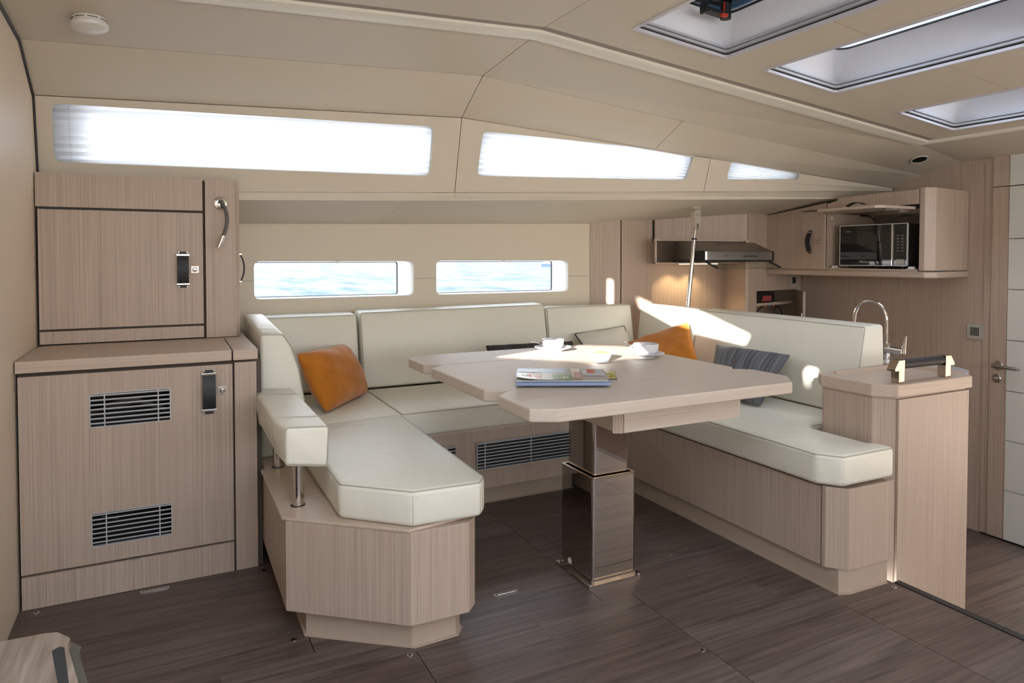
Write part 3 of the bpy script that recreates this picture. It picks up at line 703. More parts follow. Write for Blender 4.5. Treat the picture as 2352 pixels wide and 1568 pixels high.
# ================================================================== SHARED SMALL PARTS
def strap_handle(parent, c, up, outw, ln=0.14, w=0.040, bow=0.016, name='strap_handle'):
    up = V(up).normalized(); ow = V(outw).normalized(); side = up.cross(ow).normalized()
    xf = frame(c, side, up, ow); h = ln / 2
    m = M(xf); N = 14; pts = []
    for i in range(N + 1):
        t = -1 + 2 * i / N; pts.append((t * (h - 0.012), 0.006 + bow * (1 - t * t)))
    vs = []; 
    for yy, zz in pts:
        for sx in (-w / 2, w / 2):
            vs += [(sx, yy, zz), (sx, yy, zz + 0.0035)]
    fs = []
    for i in range(N):
        a = i * 4; b = a + 4
        fs += [(a, b, b + 2, a + 2), (a + 1, a + 3, b + 3, b + 1), (a, a + 1, b + 1, b), (a + 2, b + 2, b + 3, a + 3)]
    fs += [(0, 2, 3, 1), (N * 4, N * 4 + 1, N * 4 + 3, N * 4 + 2)]
    m.add(vs, fs)
    for s_ in (-1, 1): m.box(-w * 0.36, w * 0.36, s_ * (h - 0.012), s_ * h, 0.0, 0.006)
    o = build(name, m, STR, parent)
    for s_ in (-1, 1):
        k = M(xf); yy = s_ * (h - 0.013)
        k.box(-w / 2 - 0.003, w / 2 + 0.003, yy - 0.0035, yy + 0.0035, 0.0, 0.012)
        for sx in (-1, 1): k.tube([(sx * w * 0.36, s_ * (h - 0.003), 0), (sx * w * 0.36, s_ * (h - 0.003), 0.007)], 0.0028, 8)
        build('handle_clamp', k, CHR, o, bev=0.0008)
    return o
def push_lock(parent, c, outw, up=(0, 0, 1), s=0.028):
    ow = V(outw).normalized(); side = V(up).cross(ow).normalized(); xf = frame(c, side, up, ow)
    o = build('push_lock', M(xf).box(-s / 2, s / 2, -s / 2, s / 2, 0, 0.003), NIK, parent, bev=0.0008)
    build('lock_button', M(xf).lathe([(s * .33, 0.003), (s * .33, 0.005), (s * .25, 0.008), (0, 0.009)], (0, 0, 0), 16), CHR, o)
    return o
def vent(parent, x0, x1, z0, z1, y, ribs=(0.18, 0.84), n=7):
    """louvred grille let into a front at plane y (facing -y)"""
    o = build('vent_grille', M().slab([[(x0, y - 0.001, z0), (x1, y - 0.001, z0), (x1, y - 0.001, z1), (x0, y - 0.001, z1)],
                                       [(x0 + 0.003, y - 0.001, z0 + 0.003), (x1 - 0.003, y - 0.001, z0 + 0.003), (x1 - 0.003, y - 0.001, z1 - 0.003), (x0 + 0.003, y - 0.001, z1 - 0.003)]], (0, 0.012, 0)), ALU, parent, smooth=False)
    h = (z1 - z0 - 0.006) / n
    sl0 = None
    for i in range(n):
        zz = z0 + 0.003 + h * (i + 0.5)
        s_ = M().add([(x0 + .003, y + .0005, zz + .0012), (x1 - .003, y + .0005, zz + .0012), (x1 - .003, y + .009, zz - .0028), (x0 + .003, y + .009, zz - .0028),
                      (x0 + .003, y + .0005, zz + .0054), (x1 - .003, y + .0005, zz + .0054), (x1 - .003, y + .009, zz + .0014), (x0 + .003, y + .009, zz + .0014)],
                     [(0, 1, 2, 3), (7, 6, 5, 4), (0, 4, 5, 1), (1, 5, 6, 2), (2, 6, 7, 3), (3, 7, 4, 0)])
        build('slat', s_, ALU, o, smooth=False)
    for r_ in ribs:
        x = x0 + (x1 - x0) * r_
        build('rib', M().box(x - 0.0018, x + 0.0018, y + 0.001, y + 0.010, z0 + 0.003, z1 - 0.003), ALU, o, smooth=False)
    return o
def frontslab(parent, name, x0, x1, z0, z1, y, th, mat=WZ, holes=(), bev=0.0012):
    L = [[(x0, y, z0), (x1, y, z0), (x1, y, z1), (x0, y, z1)]] + [[(a, y, c), (b, y, c), (b, y, d), (a, y, d)] for a, b, c, d in holes]
    return build(name, M().slab(L, (0, th, 0)), mat, parent, bev=bev if not holes else 0, smooth=bool(not holes))

# ================================================================== LEFT CABINETS
cb = thing('base_cabinet', (-0.09, 2.85, 0), 'low oak cabinet against the left bulkhead with two grey vents and a black strap', 'cabinet')
build('body', M().slab([[(-0.425, 2.574, 0.0), (0.290, 2.574, 0.0), (0.290, 2.574, 0.738), (-0.425, 2.574, 0.738)],
                        [(-0.35, 2.574, 0.12), (0.15, 2.574, 0.12), (0.15, 2.574, 0.70), (-0.35, 2.574, 0.70)]], (0, 0.03, 0)).box(-0.425, 0.29, 2.88, 3.49, 0, 0.738).box(-0.425, -0.36, 2.604, 2.88, 0, .738).box(0.16, 0.29, 2.604, 2.88, 0, .738), GAP, cb, smooth=False)
build('dark_interior', M().box(-0.359, 0.159, 2.72, 2.73, 0.01, 0.737), DRK, cb)
VX = (-0.234, 0.0)
dr = frontslab(cb, 'door', -0.4215, 0.193, 0.112, 0.731, 2.555, 0.019, holes=[(VX[0], VX[1], 0.553, 0.664), (VX[0], VX[1], 0.166, 0.276)])
vent(dr, VX[0], VX[1], 0.553, 0.664, 2.555); vent(dr, VX[0], VX[1], 0.166, 0.276, 2.555)
strap_handle(dr, (0.118, 2.555, 0.640), (0, 0, 1), (0, -1, 0), ln=0.150, w=0.041); push_lock(dr, (0.160, 2.555, 0.641), (0, -1, 0))
frontslab(cb, 'plinth', -0.4215, 0.193, 0.001, 0.104, 2.555, 0.019)
frontslab(cb, 'end_panel', 0.1995, 0.272, 0.001, 0.735, 2.555, 0.019)
build('pull_ring', M().box(-0.125, -0.095, 2.548, 2.556, 0.106, 0.110), CHR, cb)
for pth, rr in (([(-0.2, 2.66, 0.60), (-0.12, 2.64, 0.62), (-0.05, 2.65, 0.59), (0.0, 2.66, 0.57), (0.06, 2.67, 0.6)], 0.008), ([(-0.3, 2.68, 0.57), (-0.15, 2.67, 0.60), (0.0, 2.67, 0.605), (0.1, 2.68, 0.60)], 0.006), ([(-0.23, 2.62, 0.262), (-0.20, 2.6, 0.245), (-0.16, 2.6, 0.235)], 0.004)):
    build('cable', M().tube(smooth_path(pth), rr, 8), GRY, cb)
wk = build('cabinet_worktop', M().box(-0.4265, 0.1905, 2.540, 2.957, 0.744, 0.781), WX, None, bev=0.003, seg=3)
tag(wk, 'oak worktop slab on the low cabinet beside the left bulkhead', 'worktop')
wk2 = build('cabinet_worktop', M().box(0.1945, 0.276, 2.540, 2.957, 0.744, 0.781).box(-0.42, 0.276, 2.9575, 3.49, 0.744, 0.781), WX, None, bev=0.003, seg=3)
tag(wk2, 'short oak worktop end piece at the settee end of the low cabinet', 'worktop')

uc = thing('wall_cabinet', (-0.09, 3.2, 0.785), 'tall oak locker standing on the worktop below the longest upper window', 'cabinet')
build('body', M().box(-0.425, 0.250, 2.978, 3.02, 0.786, 1.400), GAP, uc, smooth=False)
frontslab(uc, 'top_panel', -0.4265, 0.121, 1.285, 1.408, 2.958, 0.018)
d_ = frontslab(uc, 'door', -0.4200, 0.121, 0.840, 1.276, 2.958, 0.018)
strap_handle(d_, (0.049, 2.958, 1.054), (0, 0, 1), (0, -1, 0)); push_lock(d_, (0.091, 2.958, 1.054), (0, -1, 0))
frontslab(uc, 'bottom_rail', -0.4200, 0.121, 0.786, 0.832, 2.958, 0.018)
build('stile', M().prism([(0.130, 2.962), (0.242, 2.962), (0.257, 2.980), (0.257, 3.47), (0.248, 3.47), (0.248, 2.995), (0.130, 2.995)], 0.783, 1.411), WZ, uc, bev=0.0015)
build('joint_strip', M().box(0.1205, 0.1295, 2.970, 2.978, 0.786, 1.405), JNT, uc)
strap_handle(uc, (0.257, 3.05, 1.058), (0, 0, 1), (1, 0, 0))

rl_ = thing('reading_lamp', (0.186, 2.962, 1.318), 'chrome reading lamp with black flexible neck on the locker stile', 'lamp')
build('wall_plate', M().lathe([(0.026, 0), (0.026, -0.003), (0.023, -0.0055), (0, -0.007)], (0.186, 2.962, 1.318), 28, 'y'), CHR, rl_)
nk = [(0.184, 2.957, 1.322), (0.188, 2.925, 1.322), (0.197, 2.905, 1.300), (0.205, 2.900, 1.27), (0.206, 2.900, 1.24), (0.200, 2.901, 1.21), (0.191, 2.902, 1.182)]
build('flexible_neck', M().tube(smooth_path(nk), 0.0070, 12), GRY, rl_)
build('lamp_head', M().tube([(0.192, 2.902, 1.188), (0.191, 2.902, 1.184), (0.175, 2.904, 1.140)], [0.0088, 0.0098, 0.0095], 20), CHR, rl_)

# ================================================================== SETTEE BASES
def base_unit(name, label, body, plinth, top=None, z0=0.083, z1=0.344, loc=None):
    t = thing(name, loc, label, 'seat base')
    build('plinth', M().prism(plinth, 0.0, z0), PLN, t, bev=0.001)
    build('plinth_foot', M().prism([(x + (0.006 if x > loc[0] else -0.006), y - 0.006) for x, y in plinth], 0.0, 0.004), PLN, t)
    build('body', M().prism(body, z0, z1), WZ, t, bev=0.002)
    if top: build('top_board', M().prism(top, z1, 0.354), WX, t, bev=0.003)
    return t
ch = base_unit('settee_base', 'angular oak seat base at the left end, nearest the viewer', [(0.293, 3.26), (0.290, 2.026), (0.585, 1.785), (0.758, 1.782), (0.793, 1.820), (0.793, 3.26)],
          [(0.345, 3.2), (0.345, 2.026), (0.600, 1.822), (0.735, 1.828), (0.760, 1.860), (0.760, 3.2)],
          [(0.2935, 3.26), (0.2935, 2.535), (0.2805, 2.530), (0.2805, 2.042), (0.300, 2.020), (0.580, 1.783), (0.594, 1.786), (0.80, 1.82), (0.80, 3.26)], loc=(0.55, 2.5, 0))
bk = base_unit('settee_base', 'long oak seat base under the hull windows with a grey vent', [(0.800, 3.26), (0.800, 2.722), (1.922, 2.722), (1.922, 3.26)],
          [(0.80, 3.2), (0.80, 2.772), (1.945, 2.772), (1.945, 3.2)], [(0.80, 3.26), (0.80, 2.718), (1.92, 2.718), (1.92, 3.26)], z1=0.340, loc=(1.35, 2.95, 0))
build('vent_recess', M().box(1.192, 1.726, 2.7195, 2.721, 0.174, 0.292), DRK, bk)
vent(bk, 1.190, 1.728, 0.172, 0.294, 2.708, ribs=(0.075, 0.50, 0.93), n=8)
build('vent_recess', M().box(0.880, 1.092, 2.7195, 2.721, 0.174, 0.292), DRK, bk)
vent(bk, 0.878, 1.094, 0.172, 0.294, 2.708, ribs=(0.2, 0.8), n=8)
rb = base_unit('settee_base', 'oak seat base at the right end, joined to the galley peninsula', [(1.928, 3.26), (1.928, 1.528), (1.965, 1.474), (2.178, 1.468), (2.178, 1.80), (2.62, 1.80), (2.62, 3.26)],
          [(1.945, 3.2), (1.945, 1.492), (1.990, 1.478), (2.166, 1.474), (2.166, 3.2)], loc=(2.2, 2.4, 0))
build('door_panel', M().box(1.918, 1.9275, 1.545, 2.712, 0.083, 0.344), WZ, rb, bev=0.0015)
build('door_panel', M().prism([(1.918, 1.536), (1.918, 1.522), (1.960, 1.468), (2.178, 1.462), (2.178, 1.467), (1.964, 1.473), (1.9275, 1.527), (1.9275, 1.536)], 0.083, 0.350), WZ, rb, bev=0.001)

# ================================================================== CUSHIONS
def sag(o, amp, cx, cy, rx, ry):
    for v in o.data.vertices:
        p = v.co
        d = ((p.x - cx) / rx) ** 2 + ((p.y - cy) / ry) ** 2
        if d < 1: p.z += amp * (1 - d)
def cushion(name, poly, z0, z1, label, r=0.016, seams=True, crown=0.004):
    """box cushion on a polygon footprint with piped top and bottom seams"""
    a = sum(poly[i][0] * poly[(i + 1) % len(poly)][1] - poly[(i + 1) % len(poly)][0] * poly[i][1] for i in range(len(poly)))
    if a < 0: poly = poly[::-1]
    cx = sum(p[0] for p in poly) / len(poly); cy = sum(p[1] for p in poly) / len(poly)
    o = build(name, M().prism(poly, z0, z1), LEA, None, bev=r, seg=4)
    tag(o, label, 'cushion')
    n = len(poly)
    def off(d):
        res = []
        for i in range(n):
            p0, p1, p2 = V((*poly[i - 1], 0)), V((*poly[i], 0)), V((*poly[(i + 1) % n], 0))
            e1 = (p1 - p0).normalized(); e2 = (p2 - p1).normalized(); n1 = V((-e1.y, e1.x, 0)); n2 = V((-e2.y, e2.x, 0))
            b = (n1 + n2); b = b / max(0.3, b.length_squared) * 2 if b.length > 0.01 else n1
            res.append(p1 + b * d)
        return res
    if seams:
        k = r * 0.30
        q = off(k); m = M(); P = [V((p.x, p.y, z1 - k)) for p in q]
        PP = rounded(P, r * 0.8, 4)
        m.tube(PP + PP[:1], 0.0021, 6, cap=False)
        build('piping', m, SEAM, o)
        st = M()
        for zz, dd in ((z1 + 0.0003, r * 1.0), (z1 - r * 1.05, -0.0002)):
            q = off(dd); L = [V((p.x, p.y, zz)) for p in q]
            for i in range(n):
                a_, b_ = L[i], L[(i + 1) % n]; ln = (b_ - a_).length; k_ = int(ln / 0.0075)
                d = (b_ - a_).normalized()
                for j in range(1, k_ - 1):
                    p = a_ + d * (j * 0.0075 + 0.002); nn = d.cross(V((0, 0, 1))) * 0.0006
                    up_ = V((0, 0, 0.0005)) if dd > 0 else V((0, 0, 0.0006)); nn2 = nn if dd > 0 else d.cross(V((0, 0, 1))) * 0.0005
                    st.add([p - nn2 - up_, p + d * 0.004 - nn2 - up_, p + d * 0.004 + nn2 + up_, p + nn2 + up_], [(0, 1, 2, 3)])
        if st.v: build('stitching', st, THR, o, smooth=False, kind='stuff')
        for p in off(k):
            build('corner_seam', M().tube([(p.x, p.y, z0 + r * .6), (p.x, p.y, z1 - r)], 0.0022, 6), SEAM, o)
    return o
ZT = 0.458; ZB = 0.3545
cushion('seat_cushion', [(0.424, 2.688), (0.424, 1.945), (0.592, 1.788), (0.795, 1.778), (0.826, 1.822), (0.846, 2.688)], ZB, ZT, 'angular cream leather seat cushion at the end nearest the viewer')
cushion('seat_cushion', [(0.462, 3.285), (0.462, 2.691), (0.846, 2.691), (0.847, 3.285)], ZB, ZT, 'cream leather corner seat cushion under the left orange pillow', seams=False, r=0.008)
cushion('seat_cushion', [(0.850, 3.285), (0.850, 2.700), (1.884, 2.700), (2.44, 3.285)], ZB, ZT, 'cream leather seat cushion under the hull windows, behind the table')
cushion('seat_cushion', [(1.892, 2.695), (1.892, 1.545), (1.945, 1.476), (2.197, 1.474), (2.197, 1.54), (2.168, 1.56), (2.168, 1.775), (2.205, 1.812), (2.486, 1.812), (2.486, 3.27)], ZB, ZT, 'long cream leather seat cushion at the right, cut round the peninsula')

def back_cushion(a, b, inw, zt, label, tb=0.215, tt=0.125, z0=0.460, r=0.016, ztb=None):
    """backrest whose front foot runs a->b; inw points into the room; wedge section"""
    a, b, inw = V((*a, 0)), V((*b, 0)), V((*inw, 0)).normalized()
    ztb = zt if ztb is None else ztb
    def sec(p, top):
        return [p + V((0, 0, z0)), p - inw * (tb - tt) * 0.16 + V((0, 0, z0 + (top - z0) * 0.42)), p - inw * (tb - tt) * 0.75 + V((0, 0, top - 0.006)), p - inw * (tb - 0.02) + V((0, 0, top)), p - inw * tb + V((0, 0, z0))]
    A, B = sec(a, zt), sec(b, ztb)
    m = M(); m.add(A + B, [tuple(range(5)), tuple(range(9, 4, -1))] + [(i, (i + 1) % 5, 5 + (i + 1) % 5, 5 + i) for i in range(5)])
    o = build('back_cushion', m, LEA, None, bev=r, seg=4); tag(o, label, 'cushion')
    d = (b - a).normalized(); sm = M()
    k = 0.30 * r
    pa = A[2] - inw * 0 + V((0, 0, -k * .6)) + inw * (-k * .5) + d * r * .5; pb = B[2] + V((0, 0, -k * .6)) + inw * (-k * .5) - d * r * .5
    sm.tube([pa, pb], 0.0016, 6)
    for Q, s_ in ((A, 1), (B, -1)):
        sm.tube([Q[0] + d * s_ * k - inw * k * .5 + V((0, 0, .012)), Q[1] + d * s_ * k - inw * k * .5, Q[2] + d * s_ * k - inw * k * .8 + V((0, 0, -k))], 0.0014, 6)
    build('piping', sm, SEAM, o)
    st = M(); f0 = (A[2] - A[1]).normalized(); n_ = f0.cross(d).normalized(); n_ = n_ if n_.dot(inw) > 0 else -n_
    L0 = A[2] - f0 * r * 1.15 + n_ * 0.0003 + d * r; L1 = B[2] - f0 * r * 1.15 + n_ * 0.0003 - d * r; K = int((L1 - L0).length / 0.0075)
    for j in range(K):
        p = L0.lerp(L1, j / K); q = d * 0.004; w_ = f0 * 0.0005
        st.add([p - w_, p + q - w_, p + q + w_, p + w_], [(0, 1, 2, 3)])
    build('stitching', st, THR, o, smooth=False, kind='stuff')
    return o
back_cushion((0.380, 3.292), (0.826, 3.292), (0, -1), 0.828, 'cream leather back cushion behind the left orange pillow', tb=0.195)
back_cushion((0.838, 3.286), (1.884, 3.286), (0, -1), 0.836, 'longest cream leather back cushion, below both hull windows', tb=0.200, ztb=0.846)
back_cushion((1.893, 3.292), (2.478, 3.292), (0, -1), 0.828, 'cream leather back cushion behind the cream pillow', tb=0.110, tt=0.05)
back_cushion((2.484, 3.30), (2.492, 2.835), (-1, 0), 0.828, 'cream leather back cushion in the right corner behind the orange pillow', tb=0.135, tt=0.095)
back_cushion((2.492, 2.825), (2.460, 1.815), (-1, 0), 0.828, 'cream leather back cushion nearest the peninsula, behind the striped grey pillow', tb=0.185, tt=0.12)
# bolster between cabinet and corner seat
m = M(); y0, y1 = 2.663, 3.285
sec = [(0.296, 0.356), (0.458, 0.356), (0.456, 0.56), (0.436, 0.68), (0.410, 0.765), (0.380, 0.816), (0.298, 0.818)]
m.add([(x, y0, z) for x, z in sec] + [(x, y1, z + (0.030 if z > 0.7 else 0)) for x, z in sec], [tuple(range(6, -1, -1)), tuple(range(7, 14))] + [(i, (i + 1) % 7, 7 + (i + 1) % 7, 7 + i) for i in range(7)])
bo = build('end_cushion', m, LEA, None, bev=0.014, seg=4); tag(bo, 'upright cream leather end cushion beside the left cabinets', 'cushion')
sm = M(); P = [V((x * 0.985 + 0.0055, y0 + 0.003, z * 0.992 + 0.004)) for x, z in sec]; sm.tube(rounded(P, 0.012, 3) + rounded(P, 0.012, 3)[:1], 0.0015, 6, cap=False)
build('piping', sm, SEAM, bo)

# armrest on two posts
ar = thing('armrest', (0.35, 2.4, 0.354), 'padded cream armrest bolster on two steel posts beside the cabinet', 'armrest')
m = M()
sec = [(0.279, 0.512), (0.406, 0.494), (0.411, 0.612), (0.272, 0.620), (0.270, 0.580)]
def ring(y, s=1.0, dx=0): return [(0.340 + (x - 0.340) * s + dx, y, 0.562 + (z - 0.562) * s) for x, z in sec]
R = [ring(2.000), ring(2.09), ring(2.652)]
R[0] = [(max(x, 0.288) if i != 4 else 0.287, y, z) for i, (x, y, z) in enumerate(R[0])]
m.add([p for r_ in R for p in r_], [tuple(range(4, -1, -1)), tuple(range(10, 15))] + [(k * 5 + i, k * 5 + (i + 1) % 5, (k + 1) * 5 + (i + 1) % 5, (k + 1) * 5 + i) for k in range(2) for i in range(5)])
pad = build('pad', m, LEA, ar, bev=0.011, seg=4)
for yy, w in ((2.135, 0.004), (2.520, 0.004)):
    a = rounded([V(p) for p in ring(yy, 1.012)], 0.016, 3)
    build('band_seam', M().tube(a + a[:1], 0.0022, 6, cap=False), SEAM, pad)
a = rounded([V((x * .985 + .005, 2.0025, z * .99 + .0055)) for x, y, z in R[0]], 0.012, 3); build('band_seam', M().tube(a + a[:1], 0.0015, 6, cap=False), SEAM, pad)
st = M()
for zz in (0.6125,):
    for j in range(13):
        x = 0.300 + j * 0.0080; st.box(x, x + 0.0045, 1.9992, 1.9999, zz - 0.017, zz - 0.016)
build('stitching', st, THR, pad, kind='stuff', smooth=False)
for yy in (2.116, 2.540):
    build('post', M().cyl((0.340, yy, 0.355), (0.340, yy, 0.515), 0.0175, 28), CHR, ar)
    build('post_ring', M().lathe([(0.0215, 0.3545), (0.0215, 0.3560), (0.0175, 0.3565)], (0.340, yy, 0), 28), BLK, ar)

# ================================================================== PILLOWS
def pillow(corners, th, mat, label, seed=1, N=26, pipe=None, bulge=0.04, wr=0.006, soft=0.03):
    """corners: BL, BR, TR, TL of the cover in 3D"""
    BL, BR, TR, TL = (V(c) for c in corners); rnd = random.Random(seed)
    nrm = (BR - BL).cross(TL - BL).normalized(); c0 = (BL + BR + TR + TL) / 4
    ph = [rnd.uniform(0, 6.28) for _ in range(8)]
    vs = []; uv = []
    def P(u, v, s):
        # u,v in -1..1 ; sides pulled in between the corners
        pu = u * (1 - 0.055 * (1 - v * v) * abs(u)); pv = v * (1 - 0.055 * (1 - u * u) * abs(v))
        k_ = 1 - soft * (u * v) ** 4; pu *= k_; pv *= k_
        a, b = (pu + 1) / 2, (pv + 1) / 2
        p = BL.lerp(BR, a).lerp(TL.lerp(TR, a), b)
        h = max(0.0, (1 - abs(u) ** 2.6)) ** 0.62 * max(0.0, (1 - abs(v) ** 2.6)) ** 0.62
        ang = math.atan2(v, u); rr = math.hypot(u, v)
        w = wr * math.sin(ang * 9 + ph[0] + 2 * math.sin(ang * 3 + ph[1])) * max(0, rr - 0.35) * h + wr * 0.7 * math.sin(u * 7 + ph[2] + 3 * v) * math.sin(v * 5 + ph[3]) * h * 0.6
        return p + nrm * s * (th / 2 * h + w)
    n = N + 1
    for s in (1, -1):
        for j in range(n):
            for i in range(n):
                u = -1 + 2 * i / N; v = -1 + 2 * j / N
                u = math.sin(u * math.pi / 2) * .5 + u * .5; v = math.sin(v * math.pi / 2) * .5 + v * .5
                vs.append(P(u, v, s)); uv.append(((u + 1) / 2, (v + 1) / 2))
    fs = []
    for j in range(N):
        for i in range(N):
            a = j * n + i
            fs.append((a, a + 1, a + n + 1, a + n)); b = n * n + a; fs.append((b, b + n, b + n + 1, b + 1))
    me = bpy.data.meshes.new('pillow'); c = V((c0.x, c0.y, min(p.z for p in vs)))
    me.from_pydata([p - c for p in vs], [], fs)
    ul = me.uv_layers.new(name='uv')
    for lp in me.loops: ul.data[lp.index].uv = uv[lp.vertex_index]
    bm = bmesh.new(); bm.from_mesh(me); bmesh.ops.remove_doubles(bm, verts=bm.verts, dist=1e-5); bm.to_mesh(me); bm.free()
    me.shade_smooth(); me.materials.append(mat)
    o = bpy.data.objects.new('throw_pillow', me); COL.objects.link(o); o.location = c; o['_o'] = tuple(c)
    tag(o, label, 'pillow')
    rim = []
    for k in range(N * 4):
        s_, t = divmod(k, N); t = -1 + 2 * t / N
        t = math.sin(t * math.pi / 2) * .5 + t * .5
        u, v = ((t, -1), (1, t), (-t, 1), (-1, -t))[s_]
        rim.append(P(u, v, 0))
    build('piping', M().tube(rim + rim[:1], 0.0028 if pipe else 0.0016, 6, cap=False), pipe or mat, o)
    return o
pillow([(0.566, 2.820, 0.462), (0.842, 3.180, 0.464), (0.750, 3.268, 0.692), (0.462, 2.915, 0.708)], 0.155, ORG, 'burnt orange velvet pillow on the left corner of the settee', 3, wr=0.009, soft=0.06)
pillow([(1.400, 2.960, 0.470), (1.975, 3.050, 0.470), (2.000, 3.225, 0.640), (1.440, 3.180, 0.652)], 0.085, DWV, 'charcoal striped pillow mostly hidden behind the table top', 4)
pillow([(2.060, 3.080, 0.500), (2.400, 3.150, 0.480), (2.385, 3.275, 0.705), (2.020, 3.250, 0.676)], 0.085, CRM, 'cream linen pillow with black piping beside the charcoal one', 5, pipe=BLK, wr=0.006)
pillow([(2.180, 2.860, 0.470), (2.320, 2.560, 0.560), (2.440, 2.785, 0.768), (2.285, 3.110, 0.630)], 0.105, ORG, 'orange velvet pillow tipped on its corner behind the right coffee cup', 6, wr=0.010)
pillow([(2.200, 2.390, 0.480), (2.245, 2.110, 0.466), (2.445, 2.125, 0.674), (2.440, 2.585, 0.668)], 0.105, GWV, 'grey striped woven pillow leaning on the right back cushion', 7, wr=0.006)

# ================================================================== TABLE
tb = thing('dining_table', (1.34, 1.99, 0), 'oak folding saloon table on a polished steel column', 'table')
def leaf(poly, name, mat=TBL): return build(name, M().prism(poly, 0.674, 0.710), mat, tb, bev=0.0045, seg=3)
leaf([(0.828, 1.735), (0.828, 1.548), (0.893, 1.511), (1.745, 1.511), (1.825, 1.60), (1.825, 1.748), (1.772, 1.7895), (0.884, 1.7895)], 'table_leaf')
leaf([(0.828, 2.286), (0.828, 1.834), (0.884, 1.7915), (1.760, 1.7915), (1.800, 1.822), (1.800, 2.300), (1.760, 2.329), (0.884, 2.329)], 'table_top')
leaf([(0.828, 2.545), (0.828, 2.373), (0.884, 2.331), (1.760, 2.331), (1.800, 2.36), (1.800, 2.530), (1.740, 2.600), (0.900, 2.600)], 'table_leaf')
build('apron_box', M().prism([(1.128, 2.50), (1.128, 1.600), (1.155, 1.5855), (1.592, 1.5855), (1.592, 2.50)], 0.604, 0.6735), TBL, tb, bev=0.001)
build('apron_front', M().box(1.150, 1.5945, 1.579, 1.585, 0.602, 0.673), TBL, tb, bev=0.001)
build('apron_post', M().prism([(1.1195, 1.592), (1.1455, 1.577), (1.1485, 1.586), (1.127, 1.602)], 0.602, 0.673), WZ, tb, bev=0.0005)
build('hinge_strip', M().box(0.93, 1.72, 1.7898, 1.7912, 0.690, 0.7075), JNT, tb)
def rect_tube(x0, x1, y0, y1, z0, z1, t):
    r = 0.010
    o_ = rounded([(x0, y0, z0), (x1, y0, z0), (x1, y1, z0), (x0, y1, z0)], r, 4); i_ = rounded([(x0 + t, y0 + t, z0), (x1 - t, y0 + t, z0), (x1 - t, y1 - t, z0), (x0 + t, y1 - t, z0)], r - 0.003, 4)
    return M().slab([o_, i_], (0, 0, z1 - z0))
build('outer_column', rect_tube(1.257, 1.434, 1.902, 2.106, 0.006, 0.357, 0.004), COLM, tb)
build('column_collar', rect_tube(1.2565, 1.4345, 1.9015, 2.1065, 0.3572, 0.3612, 0.010), BRZ, tb)
o_ = rounded([(1.274, 1.920, 0.3), (1.418, 1.920, 0.3), (1.418, 2.088, 0.3), (1.274, 2.088, 0.3)], 0.010, 4)
build('inner_column', M().slab([o_], (0, 0, 0.304)), COLM, tb)
bp_ = rounded([(1.234, 1.886, 0.0), (1.452, 1.886, 0.0), (1.452, 2.112, 0.0), (1.234, 2.112, 0.0)], 0.008, 3)
pl = build('base_plate', M().slab([bp_], (0, 0, 0.006)), COLM, tb)
build('column_foot', rect_tube(1.2525, 1.4385, 1.8975, 2.1105, 0.006, 0.020, 0.004), COLM, tb)
for x, y in ((1.245, 1.895), (1.443, 1.893), (1.245, 2.103), (1.443, 2.103)):
    build('screw', M().lathe([(0.005, 0.006), (0.0045, 0.0085), (0, 0.009)], (x, y, 0), 12), CHR, pl)
build('maker_badge', M().lathe([(0.011, 0), (0.011, -0.001), (0, -0.0012)], (1.2565, 2.045, 0.028), 20, 'x'), PLS, tb, label='small round white badge at the foot of the column')

# --- crockery
def saucer(c, r, label):
    o = build('saucer', M().lathe([(0, 0.002), (r * .42, 0.0015), (r * .46, 0.0), (r * .50, 0.0), (r * .52, 0.004), (r * .9, 0.014), (r, 0.018), (r * .985, 0.0195), (r * .55, 0.008), (r * .36, 0.0065), (0, 0.0065)], c, 48), POR, None, origin=c)
    return tag(o, label, 'saucer')
def cup(c, r, h, ang, label):
    t = thing('coffee_cup', c, label, 'cup')
    build('bowl', M().lathe([(0, 0.002), (r * .5, 0.001), (r * .52, 0.0), (r * .6, 0.002), (r * .82, h * .22), (r * .97, h * .52), (r, h * .9), (r * .99, h), (r * .955, h), (r * .95, h * .85), (r * .9, h * .5), (r * .7, h * .2), (0, h * .12)], c, 48), POR, t)
    d = V((math.cos(ang), math.sin(ang), 0)); cc = V(c)
    P = [cc + d * (r * .96) + V((0, 0, h * .82)), cc + d * (r * 1.28) + V((0, 0, h * .86)), cc + d * (r * 1.46) + V((0, 0, h * .62)), cc + d * (r * 1.30) + V((0, 0, h * .36)), cc + d * (r * .90) + V((0, 0, h * .34))]
    build('handle', M().tube(smooth_path(P), 0.0035, 10, ry=1.3), POR, t)
    build('coffee', M().lathe([(0, h * .62), (r * .93, h * .62)], c, 40), flat('coffee_crema', (0.16, 0.08, 0.04), 0.2), t)
    return t
